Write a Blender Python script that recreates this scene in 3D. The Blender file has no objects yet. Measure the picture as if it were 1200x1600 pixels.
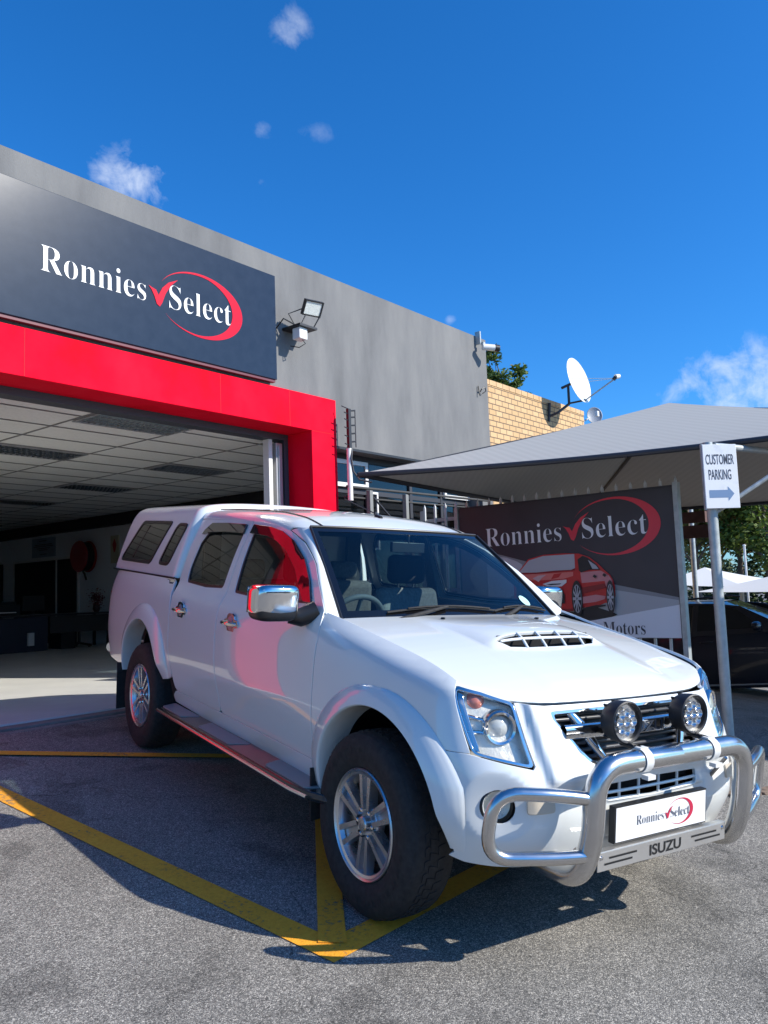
import bpy, bmesh, math, random
from math import radians, sin, cos, pi, sqrt
from mathutils import Vector, Matrix, noise
from mathutils.geometry import delaunay_2d_cdt
random.seed(7)
SC = bpy.context.scene
COL = SC.collection
# ------------------------------------------------------------------ camera
cam = bpy.data.cameras.new('camera')
camo = bpy.data.objects.new('camera', cam); COL.objects.link(camo); SC.camera = camo
cam.sensor_fit = 'VERTICAL'; cam.sensor_height = 24.0; cam.lens = 1273.6/1600*24
cam.clip_start = 0.05; cam.clip_end = 2000
camo.matrix_world = Matrix(((0.631842,-0.053245,-0.773266,-3.47337),(-0.774303,-0.08852,-0.626593,-2.081681),
                            (-0.035086,0.99465,-0.097159,1.357249),(0,0,0,1)))
# ------------------------------------------------------------------ light
SUN = Vector((0.316, -0.772, 0.551)).normalized()
SC.view_settings.view_transform = 'Standard'; SC.view_settings.look = 'None'
SC.view_settings.exposure = 0.42; SC.view_settings.gamma = 1.0
sl = bpy.data.lights.new('sun', 'SUN'); sl.energy = 5.0; sl.angle = radians(0.53); sl.color = (1.0, 0.945, 0.85)
so = bpy.data.objects.new('sun', sl); COL.objects.link(so)
so.rotation_euler = SUN.to_track_quat('Z', 'Y').to_euler()
W = bpy.data.worlds.new("World"); SC.world = W; W.use_nodes = True
nt = W.node_tree; N = nt.nodes; Lk = nt.links
bg = N['Background']
sky = N.new('ShaderNodeTexSky'); sky.sky_type = 'NISHITA'; sky.sun_disc = False
sky.sun_elevation = math.asin(SUN.z); sky.sun_rotation = math.atan2(SUN.x, SUN.y)
sky.altitude = 50; sky.air_density = 1.0; sky.dust_density = 0.55; sky.ozone_density = 2.5
hs = N.new('ShaderNodeHueSaturation'); hs.inputs['Saturation'].default_value = 1.10
tint = N.new('ShaderNodeMix'); tint.data_type = 'RGBA'; tint.blend_type = 'MULTIPLY'; tint.inputs['Factor'].default_value = 1
tint.inputs['B'].default_value = (.56, .97, 1.47, 1)
Lk.new(sky.outputs[0], tint.inputs['A']); Lk.new(tint.outputs['Result'], hs.inputs['Color'])
# wisps of cloud: noise masked around a few directions of the sky
tc = N.new('ShaderNodeTexCoord')
nz = N.new('ShaderNodeTexNoise'); nz.inputs['Scale'].default_value = 26; nz.inputs['Detail'].default_value = 8; nz.inputs['Roughness'].default_value = .62
nz.inputs['Distortion'].default_value = .25
Lk.new(tc.outputs['Generated'], nz.inputs['Vector'])
def wmath(op, a, b=None, c=None):
    n = N.new('ShaderNodeMath'); n.operation = op
    for i, v in enumerate((a, b, c)):
        if v is None: continue
        if isinstance(v, (int, float)): n.inputs[i].default_value = v
        else: Lk.new(v, n.inputs[i])
    return n.outputs[0]
def cloud(dirv, rad, dens, sx=1.0):
    d = Vector(dirv).normalized()
    right = Vector((d.y, -d.x, 0)).normalized(); up = right.cross(d).normalized()
    def dot(v):
        n = N.new('ShaderNodeVectorMath'); n.operation = 'DOT_PRODUCT'; n.inputs[1].default_value = v
        Lk.new(tc.outputs['Generated'], n.inputs[0]); return n.outputs['Value']
    a = wmath('MULTIPLY', dot(right), 1/(rad*sx)); b = wmath('MULTIPLY', dot(up), 1/rad)
    f = wmath('GREATER_THAN', dot(d), 0)
    r2 = wmath('ADD', wmath('MULTIPLY', a, a), wmath('MULTIPLY', b, b))
    m = wmath('MAXIMUM', wmath('SUBTRACT', 1.0, r2), 0.0)
    v = wmath('ADD', wmath('MULTIPLY', wmath('SUBTRACT', nz.outputs[0], .5), 3.4), wmath('SUBTRACT', wmath('MULTIPLY', m, 1.15), .62))
    v = wmath('MULTIPLY', wmath('MULTIPLY', wmath('MINIMUM', wmath('MAXIMUM', v, 0.0), 1.0), m), dens)
    return wmath('MULTIPLY', v, f)
CLOUDS = [((0.4944,0.7391,0.4575),.046,.62,1.5), ((0.5734,0.567,0.5914),.030,.36,1.), ((0.5873,0.6292,0.5091),.015,.22,1.2),
          ((0.6298,0.5871,0.5086),.014,.16,2.4), ((0.6038,0.6486,0.4634),.010,.18,1.2), ((0.9457,0.2436,0.2152),.066,.62,2.0),
          ((0.7882,0.5264,0.3188),.008,.25,1.2), ((1.0,0.10,0.30),.05,.5,1.4), ((-.7,-.5,.42),.16,1.0,2.0), ((.2,-.9,.2),.12,1.0,2.5)]
tot = None
for c_ in CLOUDS:
    v = cloud(*c_); tot = v if tot is None else wmath('ADD', tot, v)
tot = wmath('MINIMUM', tot, .92)
mx = N.new('ShaderNodeMix'); mx.data_type = 'RGBA'
Lk.new(tot, mx.inputs['Factor']); Lk.new(hs.outputs[0], mx.inputs['A']); mx.inputs['B'].default_value = (6.6, 7.2, 8.2, 1)
Lk.new(mx.outputs['Result'], bg.inputs['Color']); bg.inputs['Strength'].default_value = 0.108

# ------------------------------------------------------------------ object helpers
def tag(o, label=None, cat=None, group=None, kind=None):
    if label: o['label'] = label
    if cat: o['category'] = cat
    if group: o['group'] = group
    if kind: o['kind'] = kind
    return o
def empty(name, loc=(0,0,0), mat=None, label=None, cat=None, group=None):
    o = bpy.data.objects.new(name, None); COL.objects.link(o); o.empty_display_size = .2
    o.matrix_world = mat if mat is not None else Matrix.Translation(loc)
    return tag(o, label, cat, group)
def link(name, me, mat, parent=None, local=False):
    o = bpy.data.objects.new(name, me); COL.objects.link(o)
    if mat is not None:
        for m in (mat if isinstance(mat, (list, tuple)) else [mat]): me.materials.append(m)
    if parent is not None:
        o.parent = parent
        if not local: o.matrix_parent_inverse = world_of(parent).inverted()
    return o
def world_of(o):
    m = o.matrix_basis.copy()
    if o.parent is not None: m = world_of(o.parent) @ o.matrix_parent_inverse @ m
    return m
class MB:
    def __init__(s): s.v = []; s.f = []; s.mi = []; s.cur = 0
    def add(s, vs, fs, flip=False):
        b = len(s.v); s.v += [tuple(v) for v in vs]
        for f in fs:
            f = [i+b for i in f]
            s.f.append(f[::-1] if flip else f); s.mi.append(s.cur)
        return s
    def box(s, x0, x1, y0, y1, z0, z1, M=None):
        vs = [Vector((x, y, z)) for x in (x0, x1) for y in (y0, y1) for z in (z0, z1)]
        if M is not None: vs = [M @ v for v in vs]
        return s.add(vs, [(0,1,3,2),(4,6,7,5),(0,4,5,1),(2,3,7,6),(0,2,6,4),(1,5,7,3)])
    def tube(s, pts, r, seg=12, closed=False, caps=True):
        pts = [Vector(p) for p in pts]; n = len(pts)
        rr = r if isinstance(r, (list, tuple)) else [r]*n
        prev = None; rings = []
        for i, p in enumerate(pts):
            a = pts[i-1] if (i or closed) else p; b = pts[(i+1) % n] if (i < n-1 or closed) else p
            t = (b-a).normalized()
            if prev is None:
                u = t.orthogonal().normalized()
            else:
                u = (prev - t*prev.dot(t))
                u = u.normalized() if u.length > 1e-6 else t.orthogonal().normalized()
            prev = u; w = t.cross(u)
            rings.append([p + (u*cos(2*pi*k/seg)+w*sin(2*pi*k/seg))*rr[i] for k in range(seg)])
        vs = [v for rg in rings for v in rg]; fs = []
        for i in range(n if closed else n-1):
            j = (i+1) % n
            for k in range(seg):
                l = (k+1) % seg
                fs.append((i*seg+k, i*seg+l, j*seg+l, j*seg+k))
        if caps and not closed:
            fs.append(tuple(range(seg))[::-1]); fs.append(tuple((n-1)*seg+k for k in range(seg)))
        return s.add(vs, fs)
    def cyl(s, p0, p1, r0, r1=None, seg=24): return s.tube([p0, p1], [r0, r0 if r1 is None else r1], seg)
    def lathe(s, prof, M=None, seg=48, closed=False, a0=0, a1=2*pi):
        """prof: (r, h); axis = local z"""
        full = abs(a1-a0-2*pi) < 1e-6; ns = seg if full else seg+1
        vs = []
        for r, h in prof:
            for k in range(ns):
                a = a0+(a1-a0)*k/seg
                v = Vector((r*cos(a), r*sin(a), h)); vs.append(M @ v if M is not None else v)
        fs = []; n = len(prof)
        for i in range(n if closed else n-1):
            j = (i+1) % n
            for k in range(seg):
                l = (k+1) % ns
                fs.append((i*ns+k, i*ns+l, j*ns+l, j*ns+k))
        return s.add(vs, fs)
    def prism(s, poly, d0, d1, M=None):
        """poly in local xy, thickness d0..d1 along local z; concave allowed"""
        n = len(poly)
        r = delaunay_2d_cdt([Vector(p) for p in poly], [], [list(range(n))], 1, 1e-6)
        P, F = r[0], r[2]
        def mk(z): return [(M @ Vector((p[0], p[1], z))) if M is not None else Vector((p[0], p[1], z)) for p in P]
        area = sum(poly[i][0]*poly[(i+1) % n][1]-poly[(i+1) % n][0]*poly[i][1] for i in range(n))
        s.add(mk(d1), [list(f) for f in F]); s.add(mk(d0), [list(f)[::-1] for f in F])
        vs = []
        for z in (d0, d1):
            for p in poly: v = Vector((p[0], p[1], z)); vs.append(M @ v if M is not None else v)
        return s.add(vs, [(i, (i+1) % n, n+(i+1) % n, n+i) for i in range(n)], flip=area < 0)
    def build(s, name, mat, parent=None, smooth=35, bevel=0, local=False, segs=2):
        me = bpy.data.meshes.new(name); me.from_pydata(s.v, [], s.f); me.update()
        if any(s.mi): me.polygons.foreach_set('material_index', s.mi)
        if smooth:
            me.polygons.foreach_set('use_smooth', [True]*len(me.polygons))
            me.set_sharp_from_angle(angle=radians(smooth))
        o = link(name, me, mat, parent, local)
        if bevel:
            b = o.modifiers.new('bevel', 'BEVEL'); b.width = bevel; b.segments = segs; b.limit_method = 'ANGLE'; b.angle_limit = radians(40)
        return o
def frame(o, x, y, z=None):
    """matrix with origin o, local x and y axes"""
    x = Vector(x).normalized(); y = Vector(y); y = (y-x*y.dot(x)).normalized(); z = x.cross(y)
    return Matrix(((x.x,y.x,z.x,o[0]),(x.y,y.y,z.y,o[1]),(x.z,y.z,z.z,o[2]),(0,0,0,1)))
# ------------------------------------------------------------------ materials
def mat(name, col=(.5,.5,.5), rough=.5, metal=0, coat=0, spec=None, emit=None, **kw):
    m = bpy.data.materials.new(name); m.use_nodes = True
    b = m.node_tree.nodes['Principled BSDF']
    b.inputs['Base Color'].default_value = (*col, 1); b.inputs['Roughness'].default_value = rough
    b.inputs['Metallic'].default_value = metal
    if coat: b.inputs['Coat Weight'].default_value = coat; b.inputs['Coat Roughness'].default_value = .02
    if spec is not None: b.inputs['Specular IOR Level'].default_value = spec
    return m
def tex(m, kind='noise', scale=5, detail=4, cols=None, stops=None, bump=0, dist=.01, rough=None, map_scale=(1,1,1), coord='Object', rgh=.55, bscale=None):
    """drive base colour (and bump / roughness) of a material by a procedural texture in object space"""
    t = m.node_tree; n = t.nodes; b = n['Principled BSDF']
    tcn = n.new('ShaderNodeTexCoord'); mp = n.new('ShaderNodeMapping'); mp.inputs['Scale'].default_value = map_scale
    t.links.new(tcn.outputs[coord], mp.inputs[0])
    x = n.new('ShaderNodeTexNoise') if kind == 'noise' else n.new('ShaderNodeTexVoronoi')
    x.inputs['Scale'].default_value = scale
    if kind == 'noise': x.inputs['Detail'].default_value = detail; x.inputs['Roughness'].default_value = rgh
    t.links.new(mp.outputs[0], x.inputs['Vector'])
    fac = x.outputs[0]
    if cols:
        r = n.new('ShaderNodeValToRGB'); t.links.new(fac, r.inputs[0])
        st = stops or [.3+.4*i/(len(cols)-1) for i in range(len(cols))]
        while len(r.color_ramp.elements) < len(cols): r.color_ramp.elements.new(.5)
        for e, c, s_ in zip(r.color_ramp.elements, cols, st): e.position = s_; e.color = (*c, 1)
        t.links.new(r.outputs[0], b.inputs['Base Color'])
    if rough:
        mr = n.new('ShaderNodeMapRange'); t.links.new(fac, mr.inputs[0]); mr.inputs[3].default_value, mr.inputs[4].default_value = rough
        t.links.new(mr.outputs[0], b.inputs['Roughness'])
    if bump:
        bf = fac
        if bscale:
            y = n.new('ShaderNodeTexNoise'); y.inputs['Scale'].default_value = bscale; y.inputs['Detail'].default_value = 3
            t.links.new(mp.outputs[0], y.inputs['Vector']); bf = y.outputs[0]
        bn = n.new('ShaderNodeBump'); bn.inputs['Strength'].default_value = bump; bn.inputs['Distance'].default_value = dist
        t.links.new(bf, bn.inputs['Height']); t.links.new(bn.outputs[0], b.inputs['Normal'])
    return m
def glass(name, tint=(.8,.9,.92), ior=1.5, rough=0.0):
    m = bpy.data.materials.new(name); m.use_nodes = True; t = m.node_tree; n = t.nodes
    n.remove(n['Principled BSDF']); out = n['Material Output']
    tr = n.new('ShaderNodeBsdfTransparent'); tr.inputs[0].default_value = (*tint, 1)
    gl = n.new('ShaderNodeBsdfGlossy'); gl.inputs['Roughness'].default_value = rough
    # Schlick reflectance, the same from both sides of the thin pane
    f0 = ((ior-1)/(ior+1))**2*1.6
    lw = n.new('ShaderNodeLayerWeight'); lw.inputs[0].default_value = .5
    pw = n.new('ShaderNodeMath'); pw.operation = 'POWER'; t.links.new(lw.outputs['Facing'], pw.inputs[0]); pw.inputs[1].default_value = 5
    ma = n.new('ShaderNodeMath'); ma.operation = 'MULTIPLY_ADD'; t.links.new(pw.outputs[0], ma.inputs[0]); ma.inputs[1].default_value = 1-f0; ma.inputs[2].default_value = f0
    mi = n.new('ShaderNodeMixShader'); t.links.new(ma.outputs[0], mi.inputs[0])
    t.links.new(tr.outputs[0], mi.inputs[1]); t.links.new(gl.outputs[0], mi.inputs[2]); t.links.new(mi.outputs[0], out.inputs[0])
    return m
M_ = {}
# asphalt: pale aggregate in a dark binder, patchy wear
def asphalt():
    m = mat('asphalt', rough=.86); t = m.node_tree; n = t.nodes; l = t.links; b = n['Principled BSDF']
    c = n.new('ShaderNodeTexCoord')
    v = n.new('ShaderNodeTexVoronoi'); v.inputs['Scale'].default_value = 270; v.inputs['Randomness'].default_value = 1
    l.new(c.outputs['Object'], v.inputs['Vector'])
    sep = n.new('ShaderNodeSeparateColor'); l.new(v.outputs['Color'], sep.inputs[0])
    r = n.new('ShaderNodeValToRGB'); l.new(sep.outputs[0], r.inputs[0])
    e = r.color_ramp.elements; e[0].position = 0; e[0].color = (.062,.060,.055,1); e[1].position = 1; e[1].color = (.56,.52,.45,1)
    k = e.new(.45); k.color = (.175,.165,.148,1); k = e.new(.8); k.color = (.29,.272,.24,1)
    big = n.new('ShaderNodeTexNoise'); big.inputs['Scale'].default_value = .9; big.inputs['Detail'].default_value = 6; big.inputs['Roughness'].default_value = .62
    l.new(c.outputs['Object'], big.inputs['Vector'])
    fine = n.new('ShaderNodeTexNoise'); fine.inputs['Scale'].default_value = 60; fine.inputs['Detail'].default_value = 5
    l.new(c.outputs['Object'], fine.inputs['Vector'])
    mr = n.new('ShaderNodeMapRange'); l.new(big.outputs[0], mr.inputs[0]); mr.inputs[1].default_value = .3; mr.inputs[2].default_value = .7
    mr.inputs[3].default_value = .74; mr.inputs[4].default_value = 1.16
    mr2 = n.new('ShaderNodeMapRange'); l.new(fine.outputs[0], mr2.inputs[0]); mr2.inputs[1].default_value = .35; mr2.inputs[2].default_value = .65
    mr2.inputs[3].default_value = .8; mr2.inputs[4].default_value = 1.15
    mm = n.new('ShaderNodeMath'); mm.operation = 'MULTIPLY'; l.new(mr.outputs[0], mm.inputs[0]); l.new(mr2.outputs[0], mm.inputs[1])
    sc = n.new('ShaderNodeVectorMath'); sc.operation = 'SCALE'; l.new(r.outputs[0], sc.inputs[0]); l.new(mm.outputs[0], sc.inputs['Scale'])
    # hairline cracks, oil spots and darker worn patches
    dn = n.new('ShaderNodeTexNoise'); dn.inputs['Scale'].default_value = 3.0; dn.inputs['Detail'].default_value = 4; l.new(c.outputs['Object'], dn.inputs['Vector'])
    ad = n.new('ShaderNodeVectorMath'); ad.operation = 'MULTIPLY_ADD'; l.new(dn.outputs['Color'], ad.inputs[0]); ad.inputs[1].default_value = (.5,.5,.5); l.new(c.outputs['Object'], ad.inputs[2])
    ck = n.new('ShaderNodeTexVoronoi'); ck.feature = 'DISTANCE_TO_EDGE'; ck.inputs['Scale'].default_value = .42; l.new(ad.outputs[0], ck.inputs['Vector'])
    cm = n.new('ShaderNodeMapRange'); l.new(ck.outputs['Distance'], cm.inputs[0]); cm.inputs[1].default_value = 0; cm.inputs[2].default_value = .0035; cm.inputs[3].default_value = .55; cm.inputs[4].default_value = 1
    st_ = n.new('ShaderNodeTexNoise'); st_.inputs['Scale'].default_value = 2.2; st_.inputs['Detail'].default_value = 3; l.new(ad.outputs[0], st_.inputs['Vector'])
    sm = n.new('ShaderNodeMapRange'); l.new(st_.outputs[0], sm.inputs[0]); sm.inputs[1].default_value = .56; sm.inputs[2].default_value = .68; sm.inputs[3].default_value = 1; sm.inputs[4].default_value = .66
    m3 = n.new('ShaderNodeMath'); m3.operation = 'MULTIPLY'; l.new(cm.outputs[0], m3.inputs[0]); l.new(sm.outputs[0], m3.inputs[1])
    sc2 = n.new('ShaderNodeVectorMath'); sc2.operation = 'SCALE'; l.new(sc.outputs[0], sc2.inputs[0]); l.new(m3.outputs[0], sc2.inputs['Scale'])
    l.new(sc2.outputs[0], b.inputs['Base Color'])
    bn = n.new('ShaderNodeBump'); bn.inputs['Strength'].default_value = .55; bn.inputs['Distance'].default_value = .004
    l.new(v.outputs['Distance'], bn.inputs['Height']); bn.invert = True; l.new(bn.outputs[0], b.inputs['Normal'])
    return m
M_['asphalt'] = asphalt()
def yellow():
    m = mat('yellow_paint', rough=.8); t = m.node_tree; n = t.nodes; l = t.links; b = n['Principled BSDF']
    c = n.new('ShaderNodeTexCoord')
    f = n.new('ShaderNodeTexNoise'); f.inputs['Scale'].default_value = 45; f.inputs['Detail'].default_value = 8; f.inputs['Roughness'].default_value = .75
    l.new(c.outputs['Object'], f.inputs['Vector'])
    g = n.new('ShaderNodeTexNoise'); g.inputs['Scale'].default_value = 3; g.inputs['Detail'].default_value = 3
    l.new(c.outputs['Object'], g.inputs['Vector'])
    a = n.new('ShaderNodeMath'); a.operation = 'MULTIPLY_ADD'; a.inputs[1].default_value = .45; l.new(g.outputs[0], a.inputs[0]); l.new(f.outputs[0], a.inputs[2])
    r = n.new('ShaderNodeValToRGB'); l.new(a.outputs[0], r.inputs[0])
    e = r.color_ramp.elements; e[0].position = .56; e[0].color = (.17,.14,.09,1); e[1].position = .64; e[1].color = (.76,.315,.014,1)
    k = e.new(.85); k.color = (.86,.39,.026,1)
    l.new(r.outputs[0], b.inputs['Base Color'])
    v = n.new('ShaderNodeTexVoronoi'); v.inputs['Scale'].default_value = 135; l.new(c.outputs['Object'], v.inputs['Vector'])
    bn = n.new('ShaderNodeBump'); bn.inputs['Strength'].default_value = .4; bn.inputs['Distance'].default_value = .004; bn.invert = True
    l.new(v.outputs['Distance'], bn.inputs['Height']); l.new(bn.outputs[0], b.inputs['Normal'])
    return m
M_['yellow'] = yellow()
M_['grey_wall'] = tex(mat('grey_plaster', rough=.9), scale=1.1, detail=9, rgh=.62, cols=[(.115,.115,.117),(.155,.155,.156),(.20,.197,.192)], stops=[.32,.5,.70], map_scale=(1.6,1.6,.45), bump=.25, dist=.01, bscale=90)
M_['red'] = tex(mat('red_plaster', rough=.7, spec=.06), scale=1.4, detail=4, cols=[(.66,.0008,.010),(.78,.0015,.022),(.82,.010,.036)], stops=[.3,.5,.8], bump=.12, dist=.008, bscale=60)
M_['sign_blue'] = tex(mat('sign_blue', (.016,.023,.040), rough=.20, spec=.38), scale=8, cols=[(.014,.021,.037),(.020,.028,.046)], bump=.03, dist=.01, bscale=4)
M_['white_vinyl'] = mat('white_vinyl', (.8,.8,.8), .4)
M_['red_vinyl'] = mat('red_vinyl', (.60,.006,.030), .4, spec=.12)
M_['dark'] = mat('dark_metal', (.03,.032,.04), .5)
M_['lintel'] = mat('dark_lintel', (.055,.06,.075), .6)
M_['pale_steel'] = tex(mat('pale_steel', (.58,.60,.60), .5, metal=.2), scale=14, cols=[(.5,.52,.52),(.64,.66,.66)])
M_['alu'] = tex(mat('aluminium', (.5,.51,.52), .38, metal=.6), scale=20, rough=(.3,.5))
M_['white_frame'] = mat('white_frame', (.72,.72,.7), .4)
M_['window'] = glass('window_glass', (.35,.4,.42))
M_['black'] = mat('black_plastic', (.015,.015,.016), .45)
M_['galv'] = tex(mat('galvanised', (.42,.45,.46), .45, metal=.35), scale=14, detail=3, cols=[(.34,.37,.37),(.46,.49,.49)], rough=(.35,.6))
M_['tile_floor'] = tex(mat('shop_floor', rough=.32), scale=2, detail=3, cols=[(.66,.66,.63),(.76,.76,.72)])
M_['ceil'] = tex(mat('ceiling_tile', rough=.9), scale=30, cols=[(.78,.78,.75),(.86,.86,.83)])
M_['ceil_grid'] = mat('ceiling_grid', (.25,.25,.25), .5)
M_['inner_wall'] = mat('inner_wall', (.72,.75,.78), .8)
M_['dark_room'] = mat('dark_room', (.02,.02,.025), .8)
M_['desk'] = mat('desk_navy', (.028,.034,.055), .5)
M_['desk_top'] = mat('desk_top', (.03,.03,.035), .3)
M_['cloth'] = None

def gz(x, y):
    yc = max(-8, min(4.18, y)); xc = max(-12, min(12, x))
    return (0.0948*yc-0.005137*xc)/0.995482
def gz2(x, y): return gz(x, y)-.085*max(0, min(x, 11.5)-4.6)*(1-max(0, min(1, (y-3)/2)))
# ------------------------------------------------------------------ ground
mb = MB()
xs = [-250, -60, -12, -6, 0, 4.6, 6, 8, 10, 11.5, 12, 16, 60, 250]; ys = [-250, -60, -8, -4, 0, 3, 4.18, 5, 8, 30, 100, 400]
vs = [(x, y, gz2(x, y)-(.06 if (x < 7 and y > 4.9) else 0)) for x in xs for y in ys]
fs = []
for i in range(len(xs)-1):
    for j in range(len(ys)-1):
        a = i*len(ys)+j; fs.append((a, a+len(ys), a+len(ys)+1, a+1))
mb.add(vs, fs); o = mb.build('asphalt_ground', M_['asphalt'], smooth=0); tag(o, kind='structure')
def strip(pts, name, m, dz=.004):
    mb = MB(); mb.add([(x, y, gz(x, y)+dz) for x, y in pts], [tuple(range(len(pts)))]); o = mb.build(name, m, smooth=0); tag(o, kind='structure'); return o
# yellow box of painted lines with crossed diagonals (one sheet per stroke, mitred so that none overlap)
mb = MB()
def st(pts, dz=.004): mb.add([(x, y, gz(x, y)+dz) for x, y in pts], [tuple(range(len(pts)))])
st([(-1.20,.07),(-1.07,.20),(-1.07,3.95),(-1.20,3.95)]); st([(-1.20,.07),(2.75,.07),(2.75,.20),(-1.07,.20)])
def dg(p, q, w=.055, dz=.008):
    p = Vector(p); q = Vector(q); d = (q-p).normalized(); n = Vector((-d.y, d.x))*w
    st([p-n, q-n, q+n, p+n], dz)
dg((-1.10,.17), (.85,2.08)); dg((-1.12,3.95), (2.70,.22), .05, .012); dg((.95,2.18),(2.7,3.9))
o = mb.build('road_markings', M_['yellow'], smooth=0); tag(o, kind='structure')
# threshold drain and slab
M_['concrete'] = tex(mat('threshold_concrete', rough=.85), scale=6, detail=6, cols=[(.16,.15,.14),(.26,.24,.22)], bump=.3, dist=.01)
mb = MB(); mb.box(-8, 3.3, 4.18, 4.34, .36, .418); mb.box(-8, 3.3, 4.10, 4.18, .30, .397)
o = mb.build('door_threshold', M_['concrete'], smooth=0, bevel=.006); tag(o, kind='structure')
mb = MB(); mb.box(-8, 6.6, 4.34, 19.6, .30, .43)
o = mb.build('shop_floor', M_['tile_floor'], smooth=0); tag(o, kind='structure')
# broken edge of the kerb seen at the right of the picture
mb = MB()
random.seed(3)
for i in range(9):
    a = .26*i; w = .245+random.uniform(-.006,.006); h = .010+random.random()*.012
    Mk = Matrix.Translation((2.13+a*.905, -.335-a*.425, gz(2.13+a*.905, -.335-a*.425))) @ Matrix.Rotation(math.atan2(-.425,.905), 4, 'Z')
    mb.box(0, w, -.055+random.uniform(-.008,.008), .055+random.uniform(-.008,.008), -.1, h, Mk)
o = mb.build('kerb_strip', tex(mat('worn_kerb', rough=.9), scale=25, detail=6, cols=[(.10,.07,.05),(.30,.22,.16)]), smooth=0, bevel=.01); tag(o, kind='structure')
# ------------------------------------------------------------------ lettering (built-in font, turned into meshes)
SERIF = {'cap': .683}
def serif(s): return ''.join(chr(0x1D400+ord(c)-65) if c.isupper() else (chr(0x1D41A+ord(c)-97) if c.islower() else c) for c in s)
def text_mesh(s, width=None, height=None, offset=0.0, depth=0.0, shear=0):
    """returns (verts, faces) of a text whose capital letter spans height and whose ink spans width, origin bottom-left"""
    c = bpy.data.curves.new('t', 'FONT'); c.body = s; c.offset = offset; c.resolution_u = 5; c.shear = shear
    o = bpy.data.objects.new('t', c); COL.objects.link(o)
    dg_ = bpy.context.evaluated_depsgraph_get(); dg_.update()
    me = bpy.data.meshes.new_from_object(o.evaluated_get(dg_))
    vs = [Vector(v.co) for v in me.vertices]; fs = [tuple(p.vertices) for p in me.polygons]
    bpy.data.objects.remove(o); bpy.data.curves.remove(c); bpy.data.meshes.remove(me)
    x0 = min(v.x for v in vs); x1 = max(v.x for v in vs); y1 = max(v.y for v in vs)
    sx = width/(x1-x0) if width else 1; sy = height/y1 if height else sx
    return [Vector(((v.x-x0)*sx, v.y*sy, 0)) for v in vs], fs
def put_text(mb, s, M, width, height, offset=0, z=0):
    vs, fs = text_mesh(s, width, height, offset)
    mb.add([M @ (v+Vector((0, 0, z))) for v in vs], fs)
def crescent(cx, cy, a, b, t0, t1, wmax, n=60, rot=0):
    """swoosh along an ellipse from angle t0 to t1 (degrees, clockwise), widest at the right"""
    P = []; Q = []
    for i in range(n+1):
        f = i/n; t = radians(t0+(t1-t0)*f)
        w = wmax*(max(0, sin(pi*min(1, max(0, f))))**1.25)*(.42+.58*max(0, cos(t-radians(-8)))**1.0 if cos(t) > -.2 else .42-.2*0)+.004*wmax
        ex, ey = cos(t), sin(t)
        P.append((cx+a*ex, cy+b*ey)); Q.append((cx+(a-w)*ex, cy+(b-w*.72)*ey))
    return P, Q
def put_crescent(mb, M, H, z):
    P, Q = crescent(7.36*H, .50*H, 2.27*H, 1.42*H, 157, -147, .58*H)
    n = len(P); vs = [M @ Vector((p[0], p[1], z)) for p in P+Q]
    mb.add(vs, [(i, n+i, n+i+1, i+1) for i in range(n-1)])
def put_tick(mb, M, H, z):
    pl = [(4.62,.72),(4.80,.66),(4.98,.62),(5.10,.42),(5.30,.78),(5.60,1.08),(6.08,1.32),(5.72,.98),(5.45,.55),(5.28,.12),(5.16,-.06),(5.02,.02),(4.90,.34),(4.76,.58)]
    n = len(pl); r = delaunay_2d_cdt([Vector((p[0]*H, p[1]*H)) for p in pl], [], [list(range(n))], 1, 1e-6)
    mb.add([M @ Vector((p[0], p[1], z)) for p in r[0]], [list(f) for f in r[2]])
def logo(M, H, parent, mtext, mred, off=-.014, z=.003, cond=1.0):
    t = MB(); put_text(t, serif('Ronnies'), M, 4.50*H, H, off, z); t.build('lettering', mtext, parent, smooth=0); t = MB()
    vs, fs = text_mesh(serif('Select'), 3.32*H, None, off); sy = 1.03*H/max(v.y for v in vs)
    t.add([M @ Vector((5.64*H+v.x, v.y*sy, z+.001)) for v in vs], fs)
    a = t.build('lettering', mtext, parent, smooth=0)
    r = MB(); put_crescent(r, M, H, z); r.build('swoosh_mark', mred, parent, smooth=0)
    r = MB(); put_tick(r, M, H, z+.0015); b = r.build('tick_mark', mred, parent, smooth=0)
    return a, b
# ------------------------------------------------------------------ showroom
bl = empty('showroom_building', (0, 4.85, .43), label='grey plastered showroom with a big red framed doorway and flat roof', cat='building')
mb = MB()
mb.box(-8, 7.32, 4.49, 4.85, 3.69, 5.24); mb.box(3.735, 7.32, 4.49, 4.85, 3.12, 3.69)
mb.box(7.02, 7.32, 4.49, 4.85, .2, 3.12); mb.box(3.735, 7.02, 4.69, 4.85, .2, 1.3)
mb.box(7.0, 7.32, 4.85, 19.6, .2, 5.1)
mb.box(-8.3, -8, 4.49, 19.9, .2, 5.24); mb.box(-8, -1.255, 4.49, 4.85, .2, 3.69)
mb.build('wall', M_['grey_wall'], bl, smooth=0)
mb = MB(); mb.box(-8, 7.0, 4.85, 19.9, 3.55, 3.75); mb.build('roof', M_['grey_wall'], bl, smooth=0)
mb = MB(); mb.box(3.735, 7.02, 4.475, 4.49, 3.105, 3.135); mb.build('drip_strip', M_['black'], bl, smooth=0)
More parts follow.
